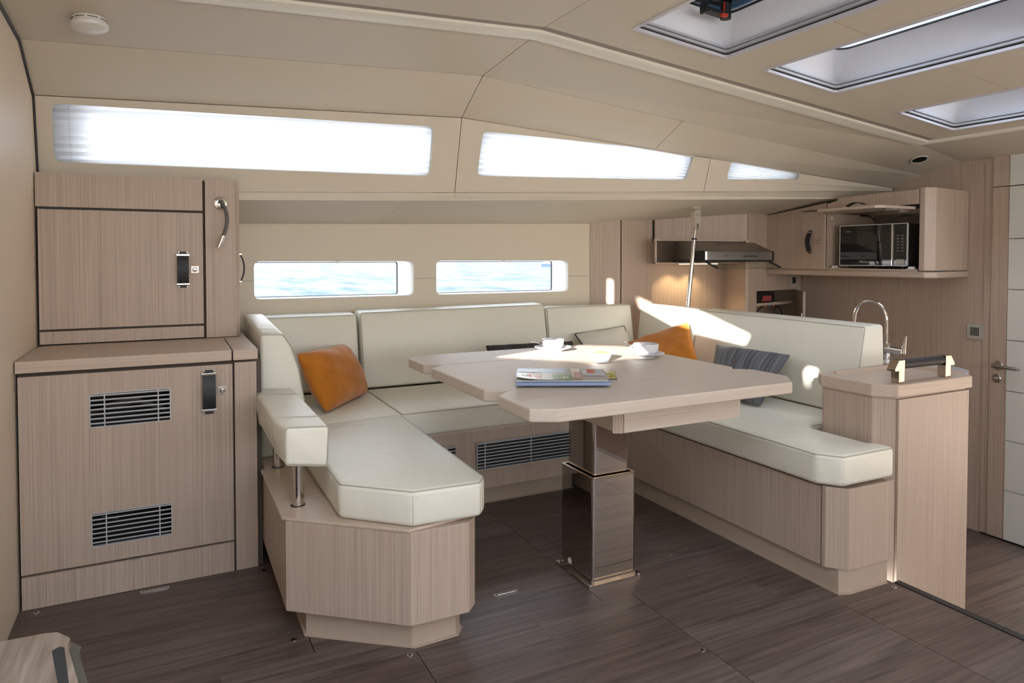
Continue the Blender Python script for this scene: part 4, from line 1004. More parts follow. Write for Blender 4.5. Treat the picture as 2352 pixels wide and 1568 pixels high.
def spoon(c, d, label):
    d = V(d).normalized(); s_ = V((-d.y, d.x, 0)).normalized(); c = V(c); m = M()
    L = [(-0.014, 0.0, 0), (-0.010, 0.006, -.001), (0, 0.0088, -.002), (0.010, 0.0065, -.001), (0.017, 0.0022, 0), (0.05, 0.0016, .004), (0.085, 0.0030, .0065), (0.098, 0.0034, .0065), (0.102, 0.002, .0065)]
    vs = []
    for t, w, z in L:
        for sg in (-1, 1):
            for dz in (0, 0.0014): vs.append(c + d * t + s_ * w * sg + V((0, 0, z + dz)))
    fs = []
    for i in range(len(L) - 1):
        a, b = 4 * i, 4 * i + 4
        fs += [(a, b, b + 2, a + 2), (a + 1, a + 3, b + 3, b + 1), (a, a + 1, b + 1, b), (a + 2, b + 2, b + 3, a + 3)]
    fs += [(0, 2, 3, 1), tuple(4 * (len(L) - 1) + k for k in (0, 1, 3, 2))]
    o = build('teaspoon', m.add(vs, fs), CHR, None, bev=0.0003); return tag(o, label, 'spoon')
T0 = 0.7102
C1 = (1.432, 2.468, T0); C2 = (1.668, 2.150, T0)
saucer(C1, 0.078, 'white saucer under the left coffee cup at the back of the table')
cup((C1[0], C1[1], T0 + 0.007), 0.0465, 0.044, math.radians(60), 'white coffee cup at the back of the table, further left')
saucer(C2, 0.072, 'white saucer under the right coffee cup in front of the orange pillow')
cup((C2[0], C2[1], T0 + 0.007), 0.0500, 0.047, math.radians(175), 'white coffee cup in front of the tipped orange pillow')
spoon((C1[0] - 0.020, C1[1] - 0.056, T0 + 0.018), (-0.90, 0.44, 0.22), 'teaspoon sticking out left from the left saucer')
spoon((C2[0] - 0.030, C2[1] - 0.052, T0 + 0.018), (-0.72, 0.69, 0.45), 'teaspoon on the right saucer beside the cup')
bw = thing('sugar_bowl', (1.437, 2.118, T0), 'small white tapered bowl of sugar between the two cups', 'bowl')
build('bowl', M().lathe([(0, 0.002), (0.024, 0.0), (0.027, 0.001), (0.034, 0.016), (0.0425, 0.040), (0.0410, 0.0405), (0.032, 0.018), (0.025, 0.006), (0, 0.005)], (1.437, 2.118, T0), 48), POR, bw)
gr = M(); rnd = random.Random(2)
gr.lathe([(0, 0.041), (0.022, 0.039), (0.038, 0.034)], (1.437, 2.118, T0), 24)
for k in range(60):
    a, r_ = rnd.uniform(0, 6.28), rnd.uniform(0, 0.030); x, y, z = 1.437 + r_ * math.cos(a), 2.118 + r_ * math.sin(a), T0 + 0.0405 - r_ * 0.12; s_ = 0.0018
    gr.box(x - s_, x + s_, y - s_, y + s_, z - s_, z + s_)
build('sugar', gr, flat('brown_sugar', (0.48, 0.24, 0.07), 0.8), bw, smooth=False, kind='stuff')

# --- magazines
def magazine(corners, z0, th, label, cover, edge, curl=0.0, name='magazine', seed=0):
    """corners on the table: near-left, near-right, far-right, far-left"""
    c = [V((x, y, 0)) for x, y in corners]; t = thing(name, (sum(p.x for p in c) / 4, sum(p.y for p in c) / 4, z0), label, 'magazine')
    def G(u, v, z): 
        p = c[0].lerp(c[1], u).lerp(c[3].lerp(c[2], u), v); return V((p.x, p.y, z))
    m = M(); m.ext([G(0, 0, z0), G(1, 0, z0), G(1, 1, z0), G(0, 1, z0)], (0, 0, th)); build('pages', m, edge, t, smooth=False)
    N = 16; cv = M(); vs = []
    def H(u, v): return z0 + th + 0.0006 + curl * ((1 - u) ** 6 * (1 - v) ** 2 * 1.6 + 0.35 * v ** 3)
    for j in range(N + 1):
        for i in range(N + 1): vs.append(G(i / N, j / N, H(i / N, j / N)))
    n0 = len(vs); vs += [p - V((0, 0, 0.0005)) for p in vs]
    cv.add(vs, [(j * (N + 1) + i, j * (N + 1) + i + 1, (j + 1) * (N + 1) + i + 1, (j + 1) * (N + 1) + i) for j in range(N) for i in range(N)] + [(n0 + j * (N + 1) + i, n0 + (j + 1) * (N + 1) + i, n0 + (j + 1) * (N + 1) + i + 1, n0 + j * (N + 1) + i + 1) for j in range(N) for i in range(N)])
    cov = build('cover', cv, cover, t)
    def patch(u0, u1, v0, v1, mat, nm='picture', lift=0.0006, k=8):
        p = M(); q = [G(u0 + (u1 - u0) * i / k, v0 + (v1 - v0) * j / k, H(u0 + (u1 - u0) * i / k, v0 + (v1 - v0) * j / k) + lift) for j in range(k + 1) for i in range(k + 1)]
        p.add(q, [(j * (k + 1) + i, j * (k + 1) + i + 1, (j + 1) * (k + 1) + i + 1, (j + 1) * (k + 1) + i) for j in range(k) for i in range(k)])
        return build(nm, p, mat, cov, smooth=False)
    def word(s, u, v, size, mat, rot=90, sx=1.0, lift=0.0011):
        ex = (c[1] - c[0]).normalized(); ey = (c[3] - c[0]).normalized(); a = math.radians(rot)
        x = ex * math.cos(a) + ey * math.sin(a); z = V((0, 0, 1)); y = z.cross(x)
        o = G(u, v, H(u, v) + lift); xf = frame(o, x, y, z)
        return build('lettering', text_mesh(s, size, xf, 0.0001, sx=sx), mat, cov, smooth=False)
    return t, patch, word
glossy = lambda n, col, r=0.33: flat(n, col, r)
RED = glossy('print_red', (0.52, 0.09, 0.05)); WPR = glossy('print_white', (0.75, 0.75, 0.72)); GRN = glossy('print_green', (0.12, 0.22, 0.07)); GPR = glossy('print_grey', (0.30, 0.30, 0.28)); BRN = glossy('print_brown', (0.34, 0.19, 0.12))
YEL = glossy('print_yellow', (0.62, 0.55, 0.02)); DPR = glossy('print_dark', (0.05, 0.05, 0.05)); LBL = glossy('print_pale', (0.42, 0.44, 0.46))
t3, p3, w3 = magazine([(1.020, 1.900), (1.255, 1.760), (1.345, 1.905), (1.110, 2.070)], T0, 0.006, 'dark magazine with yellow print sticking out under the open one', DPR, GPR)
p3(0.90, 0.99, 0.12, 0.9, YEL); w3('YACHT', 0.945, 0.5, 0.030, DPR, 90)
t2, p2, w2 = magazine([(0.925, 1.812), (1.180, 1.690), (1.262, 1.842), (1.012, 1.985)], T0 + 0.0065, 0.010, 'thick blue-edged magazine at the bottom of the pile', glossy('blue_cover', (0.10, 0.17, 0.36)), flat('blue_page_edge', (0.20, 0.27, 0.42), 0.5))
t1, p1, w1 = magazine([(0.930, 1.822), (1.180, 1.700), (1.275, 1.868), (1.030, 2.012)], T0 + 0.0180, 0.0022, 'glossy boating magazine on top of the pile with red 25 ANS print', GPR, WPR, curl=0.007)
p1(0.01, 0.27, 0.02, 0.60, WPR); p1(0.28, 0.60, 0.02, 0.98, glossy('print_marina', (0.36, 0.38, 0.35))); p1(0.40, 0.62, 0.02, 0.45, GRN, lift=0.0008); p1(0.62, 0.72, 0.30, 0.98, WPR, lift=0.0008); p1(0.63, 0.73, 0.02, 0.28, BRN, lift=0.0008)
p1(0.74, 0.98, 0.40, 0.98, LBL, lift=0.0007); p1(0.80, 0.89, 0.62, 0.95, RED, lift=0.0009); p1(0.01, 0.56, 0.66, 0.98, glossy('print_pale_blue', (0.45, 0.58, 0.72)), lift=0.0008)  # includes a pale blue patch at the far left of the cover
w1('25 ANS', 0.222, 0.32, 0.040, RED, -90, 0.9, 0.0012); w1('DE PASSION', 0.140, 0.32, 0.021, RED, -90, 0.8, 0.0012); w1('ESSAIS\nCROISIERE', 0.085, 0.30, 0.010, GPR, -90, 0.9, 0.0012)
w1('BATEAUX', 0.672, 0.64, 0.036, RED, -90, 0.8, 0.0014); w1('BELLE\nPLAISANCE', 0.545, 0.24, 0.010, WPR, -90, 1, 0.0014); w1('L\'EMILY', 0.765, 0.72, 0.018, WPR, -90, 0.9, 0.0014)

# ================================================================== PENINSULA
pn = thing('peninsula_cabinet', (2.45, 1.64, -0.38), 'oak peninsula cabinet with angled corners and tray top at the right end', 'cabinet')
body = [(2.199, 1.760), (2.199, 1.562), (2.247, 1.508), (2.660, 1.508), (2.700, 1.56), (2.700, 1.795), (2.235, 1.795)]
build('body', M().prism(body, -0.378, 0.609), WZ, pn, bev=0.0015)
build('front_panel', M().box(2.252, 2.6605, 1.498, 1.5075, -0.378, 0.609), WZ, pn, bev=0.001)
build('shadow_gap', M().prism([(x * 0.988 + 0.028, y * 0.988 + 0.020) for x, y in body], 0.6095, 0.6165), WX, pn)
top = [(2.186, 1.762), (2.186, 1.556), (2.240, 1.494), (2.672, 1.494), (2.752, 1.575), (2.752, 1.812), (2.232, 1.812)]
cx_, cy_ = 2.47, 1.65
tray = [(2.270, 1.752), (2.270, 1.600), (2.30, 1.572), (2.640, 1.572), (2.680, 1.61), (2.680, 1.752)]
T = [[(x, y, 0.617) for x, y in top], [(x, y, 0.617) for x, y in tray]]
build('top_frame', M().slab(T, (0, 0, 0.043)), WX, pn, bev=0.003)
build('tray_bottom', M().slab([[(x, y, 0.640) for x, y in tray]], (0, 0, 0.014)), WX, pn, smooth=False)
build('fiddle_rail', M().box(2.262, 2.690, 1.753, 1.766, 0.655, 0.668).box(2.681, 2.694, 1.60, 1.752, 0.655, 0.668), WX, pn, bev=0.002)
gh = build('grab_handle', M().tube([(2.305, 1.530, 0.722), (2.318, 1.530, 0.724), (2.530, 1.530, 0.724), (2.543, 1.530, 0.722)], [0.014, 0.0165, 0.0165, 0.014], 16), STR, pn, label='black leather wrapped grab handle')
for s_, x in ((-1, 2.290), (1, 2.558)):
    b = M(); b.box(x - 0.016, x + 0.016, 1.515, 1.545, 0.660, 0.712)
    b.ext([(x - s_ * 0.016, 1.514, 0.704), (x + s_ * 0.038, 1.514, 0.704), (x + s_ * 0.038, 1.514, 0.712), (x + s_ * 0.016, 1.514, 0.742), (x - s_ * 0.016, 1.514, 0.742)], (0, 0.032, 0))
    build('handle_bracket', b, BRZ, gh, bev=0.0015)

# ================================================================== GALLEY
gc = thing('galley_counter', (2.93, 2.6, -0.38), 'lower oak galley counter behind the right back cushion', 'counter')
build('body', M().box(2.75, 3.08, 1.86, 3.10, -0.378, 0.575), WZ, gc)
build('body', M().box(2.75, 3.88, 3.102, 3.18, -0.378, 0.575), WZ, gc)
build('worktop', M().prism([(2.756, 1.80), (2.756, 1.745), (3.010, 1.700), (3.085, 1.740), (3.120, 1.80), (3.120, 2.80), (3.88, 2.88), (3.88, 3.19), (2.72, 3.19), (2.72, 1.80)], 0.5765, 0.6165), flat('pale_grey_worktop', (0.46, 0.45, 0.46), 0.35), gc, bev=0.004)
build('fiddle_rail', M().box(2.725, 2.748, 1.82, 3.10, 0.617, 0.650), WY, gc, bev=0.003)
fc = thing('mixer_tap', (3.03, 2.085, 0.617), 'chrome swan-neck mixer tap standing behind the right back cushion', 'tap')
bx, by = 3.03, 2.085
A = [(bx, by, 0.66), (bx, by, 0.74), (bx, by, 0.80)]
for k in range(0, 13):
    a = math.pi * k / 12; A.append((bx - 0.012 * (1 - math.cos(a)), by + 0.075 * (1 - math.cos(a)), 0.81 + 0.082 * math.sin(a)))
A += [(bx - 0.024, by + 0.152, 0.795), (bx - 0.024, by + 0.153, 0.780)]
build('spout', M().tube(A, 0.0090, 16), CHR, fc)
build('tap_body', M().cyl((bx, by, 0.617), (bx, by, 0.70), 0.020, 24).tube([(bx - 0.01, by, 0.668), (bx + 0.02, by - 0.065, 0.662)], 0.017, 20).lathe([(0.026, 0.6165), (0.026, 0.622), (0.02, 0.625)], (bx, by, 0), 24), CHR, fc)
build('lever', M().tube([(bx + 0.022, by - 0.070, 0.655), (bx + 0.024, by - 0.076, 0.70), (bx + 0.024, by - 0.078, 0.738)], [0.014, 0.008, 0.0085], 12), CHR, fc)

# galley wall cabinet
gw = thing('galley_wall_cabinet', (3.7, 2.7, 1.03), 'oak galley wall cabinet with the open flap and the microwave inside', 'cabinet')
xf_ = 3.47
cabp = [(3.895, 2.213), (3.52, 2.158), (3.47, 2.186), (3.47, 2.214), (3.895, 2.226)]
build('end_panel', M().prism(cabp, 1.0335, 1.462), WZ, gw, bev=0.002)
led = [(3.895, 2.205), (3.522, 2.146), (3.462, 2.180), (3.462, 3.22), (3.472, 3.24), (3.895, 3.24)]
build('bottom_ledge', M().prism(led, 0.994, 1.028), WY, gw, bev=0.009, seg=3)
build('floor_panel', M().box(3.478, 3.895, 2.228, 3.235, 1.0285, 1.040), WY, gw)
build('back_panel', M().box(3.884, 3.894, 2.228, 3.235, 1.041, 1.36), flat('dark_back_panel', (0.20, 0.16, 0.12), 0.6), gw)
build('divider', M().box(3.478, 3.884, 2.765, 2.777, 1.041, 1.36), WZ, gw)
topz = lambda y: 1.450 if y < 2.69 else (1.450 - (y - 2.69) * 0.14 - 0.018 if y < 2.775 else 1.424 - (y - 2.775) * 0.125)
build('top_fascia', M().ext([(3.47, 2.218, 1.379), (3.47, 2.768, 1.375), (3.47, 2.768, 1.418), (3.47, 2.705, 1.430), (3.47, 2.688, 1.448), (3.47, 2.218, 1.455)], (0.014, 0, 0)), WZ, gw, bev=0.0008)
build('blank_panel', M().ext([(3.47, 2.952, 1.0335), (3.47, 3.236, 1.0335), (3.47, 3.236, 1.372), (3.47, 2.952, 1.404)], (0.014, 0, 0)), WZ, gw, bev=0.0008)
build('head_panel', M().ext([(3.47, 2.7785, 1.386), (3.47, 2.9495, 1.384), (3.47, 2.9495, 1.404), (3.47, 2.7785, 1.424)], (0.014, 0, 0)), WZ, gw, bev=0.0008)
sd = build('small_door', M().box(3.463, 3.478, 2.780, 2.947, 1.0335, 1.379), WZ, gw, bev=0.001)
strap_handle(sd, (3.463, 2.876, 1.196), (0, 0, 1), (-1, 0, 0), ln=0.140, w=0.032, bow=0.022); push_lock(sd, (3.463, 2.811, 1.196), (-1, 0, 0), s=0.024)
fp = build('lift_flap', M().prism([(3.466, 2.232), (3.22, 2.232), (3.18, 2.26), (3.18, 2.60), (3.466, 2.755)], 1.352, 1.366), WY, gw, bev=0.001)
strap_handle(fp, (3.27, 2.43, 1.366), (0, 1, 0), (0, 0, 1), ln=0.14, w=0.03, bow=0.02)
build('flap_bracket', M().box(3.30, 3.34, 2.245, 2.285, 1.343, 1.352).box(3.40, 3.43, 2.245, 2.28, 1.336, 1.352), NIK, fp)
build('hinge_cap', M().lathe([(0.010, 0), (0.010, 0.004), (0, 0.005)], (3.50, 2.759, 1.335), 16, 'y'), PLS, gw)
build('top_void', M().box(3.50, 3.51, 2.23, 2.76, 1.358, 1.40), DRK, gw)
for y in (2.262, 2.725):
    tag(build('rubber_chock', M().box(3.474, 3.500, y - 0.022, y + 0.022, 1.0405, 1.044).prism([(3.476, y - 0.012), (3.498, y - 0.012), (3.498, y + 0.012), (3.476, y + 0.012)], 1.044, 1.054), PLS, None, bev=0.001),
        'white plastic chock wedged at the %s foot of the microwave' % ('right' if y < 2.5 else 'left'), 'chock')
mw = thing('microwave_oven', (3.66, 2.49, 1.0405), 'black microwave oven with silver frame in the galley cabinet', 'microwave')
mx0, my0, my1, mz0, mz1 = 3.502, 2.298, 2.706, 1.058, 1.285
build('case', M().box(mx0 + 0.018, 3.84, my0 + 0.006, my1 - 0.006, mz0, mz1), MWB, mw, bev=0.004)
build('front_glass', M().box(mx0, mx0 + 0.017, my0, my1, mz0 - 0.002, mz1), MWG, mw, bev=0.002)
fr_ = rounded([(mx0 - 0.001, my0 - 0.001, mz0 - 0.003), (mx0 - 0.001, my1 + 0.001, mz0 - 0.003), (mx0 - 0.001, my1 + 0.001, mz1 + 0.001), (mx0 - 0.001, my0 - 0.001, mz1 + 0.001)], 0.006, 3)
fi_ = rounded([(mx0 - 0.001, my0 + 0.0025, mz0 + 0.0005), (mx0 - 0.001, my1 - 0.0025, mz0 + 0.0005), (mx0 - 0.001, my1 - 0.0025, mz1 - 0.0025), (mx0 - 0.001, my0 + 0.0025, mz1 - 0.0025)], 0.005, 3)
build('silver_frame', M().slab([fr_, fi_], (0.010, 0, 0)), PLS, mw)
build('door_bar', M().box(mx0 - 0.006, mx0 - 0.0005, 2.376, 2.384, mz0 + 0.001, mz1 - 0.003), CHR, mw, bev=0.001)
build('feet', M().cyl((3.53, 2.34, 1.0405), (3.53, 2.34, 1.058), 0.008, 12).cyl((3.53, 2.66, 1.0405), (3.53, 2.66, 1.058), 0.008, 12).cyl((3.80, 2.34, 1.0405), (3.80, 2.34, 1.058), 0.008, 12).cyl((3.80, 2.66, 1.0405), (3.80, 2.66, 1.058), 0.008, 12), BLK, mw)
xfm = lambda y, z: frame((mx0 - 0.0012, y, z), (0, -1, 0), (0, 0, 1), (-1, 0, 0))
PRI = flat('grey_print', (0.45, 0.45, 0.43), 0.4)
build('logo', text_mesh('Whirlpool', 0.017, xfm(2.545, 1.078), sx=0.95), PRI, mw, smooth=False)
build('logo', text_mesh('MAX 38', 0.009, xfm(2.650, 1.250)), PRI, mw, smooth=False)
bt_ = M()
for r_ in range(6):
    for c_ in range(2):
        y, z = 2.350 - c_ * 0.026, 1.218 - r_ * 0.0165
        bt_.box(mx0 - 0.0012, mx0 - 0.0006, y - 0.007, y + 0.007, z, z + 0.0014).box(mx0 - 0.0012, mx0 - 0.0006, y - 0.003, y + 0.003, z + 0.003, z + 0.0045)
build('keypad_print', bt_, PRI, mw, smooth=False)
build('display', M().box(mx0 - 0.003, mx0 - 0.0006, 2.312, 2.360, 1.066, 1.092), NIK, mw, bev=0.001)
tag(build('cable', M().tube(smooth_path([(3.70, 2.72, 1.352), (3.70, 2.66, 1.345), (3.70, 2.62, 1.315), (3.72, 2.60, 1.289)]), 0.006, 8), BLK, None), 'black power cable hanging above the microwave', 'cable')
tag(build('hose', M().tube(smooth_path([(3.70, 2.56, 1.292), (3.70, 2.52, 1.325), (3.70, 2.45, 1.342), (3.70, 2.38, 1.335), (3.70, 2.32, 1.292)]), 0.008, 8), GRY, None), 'grey hose looped over the top of the microwave', 'hose')

# galley panelling against the hull
gp_ = struct_root('wall_galley', (3.0, 3.4, -0.38), label='oak panelling of the galley recess')
build('partition_panel', M().prism([(2.286, 3.498), (2.440, 3.404), (2.446, 3.404), (2.446, 3.46), (2.30, 3.51)], 0.0, 1.352), WZ, gp_, bev=0.001)
build('joint_strip', M().box(2.4465, 2.4535, 3.412, 3.45, 0.0, 1.36), JNT, gp_)
build('pillar_panel', M().prism([(2.454, 3.402), (2.648, 3.402), (2.648, 3.49), (2.454, 3.49)], 0.0, 1.362), WZ, gp_, bev=0.001)
build('pillar_panel', M().prism([(2.649, 3.402), (2.686, 3.402), (2.686, 3.49), (2.649, 3.49)], 0.0, 1.362), WZ, gp_, bev=0.001)
build('recess_back', M().box(2.687, 3.345, 3.470, 3.485, -0.38, 1.20), WZ, gp_)
build('recess_head', M().prism([(2.690, 3.380), (3.242, 3.212), (3.246, 3.228), (2.694, 3.396)], 1.216, 1.380), WZ, gp_)
build('head_filler', M().prism([(3.2465, 3.218), (3.2755, 3.198), (3.280, 3.210), (3.250, 3.232)], 1.216, 1.38), WZ, gp_)
build('return_panel', M().prism([(3.262, 3.198), (3.275, 3.188), (3.362, 3.468), (3.345, 3.470)], -0.38, 1.2155), WZ, gp_)
build('hood_shelf', M().prism([(2.592, 3.262), (2.820, 3.250), (2.850, 3.262), (2.850, 3.47), (2.692, 3.47), (2.692, 3.40)], 1.202, 1.2155).prism([(2.851, 3.262), (3.258, 3.196), (3.262, 3.21), (3.30, 3.47), (2.851, 3.47)], 1.202, 1.2155), WX, gp_)
build('hood_shelf', M().prism([(2.600, 3.262), (3.26, 3.262), (3.26, 3.469), (2.693, 3.469), (2.693, 3.40)], 1.064, 1.072), WX, gp_)
build('recess_side', M().prism([(2.601, 3.268), (2.612, 3.266), (2.704, 3.402), (2.694, 3.406)], 1.073, 1.2015), WZ, gp_)
yl = lambda x: 3.31 - 0.2 * (3.9 - x)
cubx0, cubx1, cubz = 3.365, 3.850, 0.886
pa, pb = V((3.276, yl(3.276), 0)), V((3.898, yl(3.898), 0)); dpl = (pb - pa).normalized(); npl = V((dpl.y, -dpl.x, 0)); npl = npl if npl.y < 0 else -npl
xfp = lambda x, z: V((x, yl(x), z))
build('splash_panel', M().slab([[xfp(3.276, -0.38), xfp(3.893, -0.38), xfp(3.893, 1.03), xfp(3.893, 1.38), xfp(3.276, 1.392)], [xfp(cubx0, 0.55), xfp(cubx1, 0.55), xfp(cubx1, cubz), xfp(cubx0, cubz)]], -npl * 0.012), WZ, gp_, smooth=False)
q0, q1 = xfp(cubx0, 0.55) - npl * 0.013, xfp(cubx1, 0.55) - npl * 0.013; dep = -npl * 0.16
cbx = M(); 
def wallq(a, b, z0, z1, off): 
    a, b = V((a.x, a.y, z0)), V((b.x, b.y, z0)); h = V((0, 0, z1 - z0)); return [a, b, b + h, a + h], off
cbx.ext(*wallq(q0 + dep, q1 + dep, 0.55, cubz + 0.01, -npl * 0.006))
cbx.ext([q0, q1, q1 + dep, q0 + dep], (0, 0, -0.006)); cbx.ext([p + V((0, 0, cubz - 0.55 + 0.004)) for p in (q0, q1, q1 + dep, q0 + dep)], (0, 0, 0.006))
cbx.ext([q0, q0 + dep, q0 + dep + V((0, 0, 0.34)), q0 + V((0, 0, 0.34))], -dpl * 0.006); cbx.ext([q1, q1 + dep, q1 + dep + V((0, 0, 0.34)), q1 + V((0, 0, 0.34))], dpl * 0.006)
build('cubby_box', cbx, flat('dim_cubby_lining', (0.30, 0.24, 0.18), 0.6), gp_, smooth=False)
s0 = q0 + V((0, 0, 0.238)); s1 = q0.lerp(q1, 0.93) + V((0, 0, 0.238))
build('cubby_shelf', M().ext([s0, s1, s1 + dep * 0.98, s0 + dep * 0.98], (0, 0, 0.018)), WX, gp_, smooth=False)
dvx = thing('black_appliance', tuple(s0 + dpl * 0.12 + dep * 0.4 + V((0, 0, 0.0185))), 'flat black box with a red label on the cubby shelf', 'appliance')
e0 = s0 + V((0, 0, 0.0186)) + dep * 0.03
build('case', M().ext([e0 + dpl * 0.006, e0 + dpl * 0.235, e0 + dpl * 0.235 + dep * .8, e0 + dpl * 0.006 + dep * .8], (0, 0, 0.070)), BLK, dvx, bev=0.002)
ee = e0 + npl * 0.0008
build('red_label', M().ext([ee + dpl * .085 + V((0, 0, .010)), ee + dpl * .20 + V((0, 0, .010)), ee + dpl * .20 + V((0, 0, .045)), ee + dpl * .105 + V((0, 0, .045))], -npl * 0.0006), flat('dull_red_label', (0.38, 0.07, 0.07), 0.5), dvx, smooth=False)
build('gold_mark', M().tube([ee + dpl * t_ + V((0, 0, z_)) for t_, z_ in ((.018, .030), (.026, .036), (.020, .022), (.028, .016), (.022, .010))], 0.0015, 6), flat('gold_print', (0.55, 0.38, 0.05), 0.4, 0.5), dvx)
for k, (t_, mcol) in enumerate(((0.18, (0.60, 0.17, 0.03)), (0.225, (0.10, 0.14, 0.38)), (0.27, (0.50, 0.08, 0.05)))):
    p = s0 + dpl * t_ + dep * 0.2 + V((0, 0, -0.016))
    tag(build('cable_plug', M().cyl(p + V((0, 0, 0)), p + V((0, 0, 0.0155)), 0.007, 12), flat('plug_colour_%d' % k, mcol, 0.5), None), ('orange', 'blue', 'red')[k] + ' plug under the cubby shelf', 'plug')
P0 = s0 + dep * 0.25
tag(build('cable', M().tube(smooth_path([P0 + dpl * 0.15 + V((0, 0, -.008)), P0 + dpl * 0.09 + V((0, 0, -.04)), P0 + dpl * 0.02 + V((0, 0, -.085)), P0 - dpl * 0.0 + V((0, 0, -.11))]), 0.0035, 8), BLK, None), 'black cable drooping to the left inside the cubby', 'cable')
tag(build('cable', M().tube(smooth_path([P0 + dpl * 0.28 + V((0, 0, -.006)), P0 + dpl * 0.36 + V((0, 0, -.03)), P0 + dpl * 0.39 + V((0, 0, -.07)), P0 + dpl * 0.39 + V((0, 0, -.115))]), 0.0035, 8), BLK, None), 'black cable bending down to the plug at the right of the cubby', 'cable')
P0 = q0 + dep * 0.3 + V((0, 0, 0.09))
sk_ = thing('plug_socket', tuple(P0 + dpl * 0.38), 'white framed black socket with plug low in the cubby', 'socket')
build('frame', M().ext([P0 + dpl * 0.33, P0 + dpl * 0.44, P0 + dpl * 0.44 + V((0, 0, .055)), P0 + dpl * 0.33 + V((0, 0, .055))], dep * 0.06), PLS, sk_, bev=0.003)
build('plug', M().ext([P0 + dpl * 0.345 + npl * .02, P0 + dpl * 0.425 + npl * .02, P0 + dpl * 0.425 + npl * .02 + V((0, 0, .045)), P0 + dpl * 0.345 + npl * .02 + V((0, 0, .045))], dep * 0.12), BLK, sk_, bev=0.003)
h0 = xfp(3.846, 0.622) + npl * 0.004; h1_ = V((3.675, 3.085, 0.622)); dd_ = (h1_ - h0).normalized(); nn_ = V((dd_.y, -dd_.x, 0))
cdr = tag(build('cubby_door', M().ext([h0, h1_, h1_ + nn_ * 0.018, h0 + nn_ * 0.018], (0, 0, 0.258)), WZ, None, bev=0.001), 'small oak door of the cubby standing open', 'door')
build('latch', M().ext([h1_ - dd_ * 0.03 + nn_ * 0.0181 + V((0, 0, .10)), h1_ - dd_ * .01 + nn_ * 0.0181 + V((0, 0, .10)), h1_ - dd_ * .01 + nn_ * 0.0181 + V((0, 0, .12)), h1_ - dd_ * .03 + nn_ * 0.0181 + V((0, 0, .12))], nn_ * 0.006), CHR, cdr)
def wallplate(c, ex, outw, s, label, name, cat, inner):
    t = thing(name, c, label, cat); xf = frame(c, ex, (0, 0, 1), outw)
    build('plate', M(xf).box(-s / 2, s / 2, -s / 2, s / 2, 0, 0.009), SPL, t, bev=0.0015)
    build('insert', M(xf).box(-s * .27, s * .27, -s * .27, s * .27, 0.009, 0.0115), BLK, t, bev=0.001)
    inner(t, xf, s); return t
def sockd(t, xf, s):
    for sx in (-1, 1): build('contact', M(xf).lathe([(0.0022, 0.0116), (0.0022, 0.0135), (0, 0.014)], (sx * s * .13, 0.004, 0), 10), CHR, t)
wallplate(tuple(xfp(3.787, 0.948) + npl * 0.0005), dpl, npl, 0.078, 'brushed metal power socket on the galley panel above the cubby', 'power_socket', 'socket', sockd)
def swd(t, xf, s): build('rocker', M(xf).box(-s * .25, -0.0005, -s * .25, s * .25, 0.0115, 0.013).box(0.0005, s * .25, -s * .25, s * .25, 0.0115, 0.013), GRY, t, bev=0.0006)
wallplate((3.8995, 2.168, 0.702), (0, -1, 0), (-1, 0, 0), 0.082, 'brushed metal light switch with black rockers beside the cabin door', 'light_switch', 'switch', swd)

# cooker hood
hd_ = thing('cooker_hood', (3.0, 3.05, 1.08), 'brushed steel cooker hood with glass visor in the galley recess', 'hood')
hx0, hx1 = 2.745, 3.287
build('canopy', M().add([(hx0, 3.004, 1.086), (hx1, 3.004, 1.086), (hx1, 3.258, 1.086), (hx0, 3.258, 1.086), (hx0, 3.004, 1.139), (hx1, 3.004, 1.139), (hx1, 3.15, 1.195), (hx0, 3.15, 1.195), (hx1, 3.258, 1.195), (hx0, 3.258, 1.195)],
      [(3, 2, 1, 0), (0, 1, 5, 4), (4, 5, 6, 7), (7, 6, 8, 9), (2, 3, 9, 8), (1, 2, 8, 6, 5), (0, 4, 7, 9, 3)]), HOD, hd_, bev=0.003)
ff = build('front_band', M().prism([(hx0 + 0.004, 3.003), (hx0 + 0.02, 2.995), (hx1 - 0.02, 2.995), (hx1 - 0.004, 3.003)], 1.088, 1.137), flat('brushed_band_steel', (0.52, 0.51, 0.50), 0.28, 1.0), hd_, bev=0.001)
build('end_cap', M().box(hx0 - 0.006, hx0, 2.998, 3.10, 1.084, 1.141), BLK, hd_, bev=0.002); build('end_cap', M().box(hx1, hx1 + 0.006, 2.998, 3.10, 1.084, 1.141), BLK, hd_, bev=0.002)
build('underside', M().box(hx0 - 0.03, hx1 - 0.002, 2.998, 3.25, 1.076, 1.085), BLK, hd_)
build('visor_arm', M().tube([(2.76, 3.01, 1.077), (2.80, 2.955, 1.040)], 0.006, 8), BLK, hd_); build('visor_arm', M().tube([(3.262, 3.01, 1.077), (3.302, 2.955, 1.042)], 0.006, 8), BLK, hd_)
build('visor', M().add([(2.765, 3.01, 1.074), (3.26, 3.01, 1.074), (3.30, 2.955, 1.038), (2.802, 2.955, 1.036), (2.765, 3.01, 1.078), (3.26, 3.01, 1.078), (3.30, 2.955, 1.041), (2.802, 2.955, 1.039)], [(0, 1, 2, 3), (7, 6, 5, 4), (0, 4, 5, 1), (1, 5, 6, 2), (2, 6, 7, 3), (3, 7, 4, 0)]), VIS, hd_, smooth=False)
build('visor_edge', M().tube([(2.806, 2.955, 1.0375), (3.298, 2.955, 1.0395)], 0.0013, 6), flat('green_glass_edge', (0.05, 0.09, 0.07), 0.2), hd_)
build('logo', text_mesh('BOSCH', 0.013, frame((2.905, 2.9945, 1.112), (1, 0, 0), (0, 0, 1), (0, -1, 0))), DPR, hd_, smooth=False)
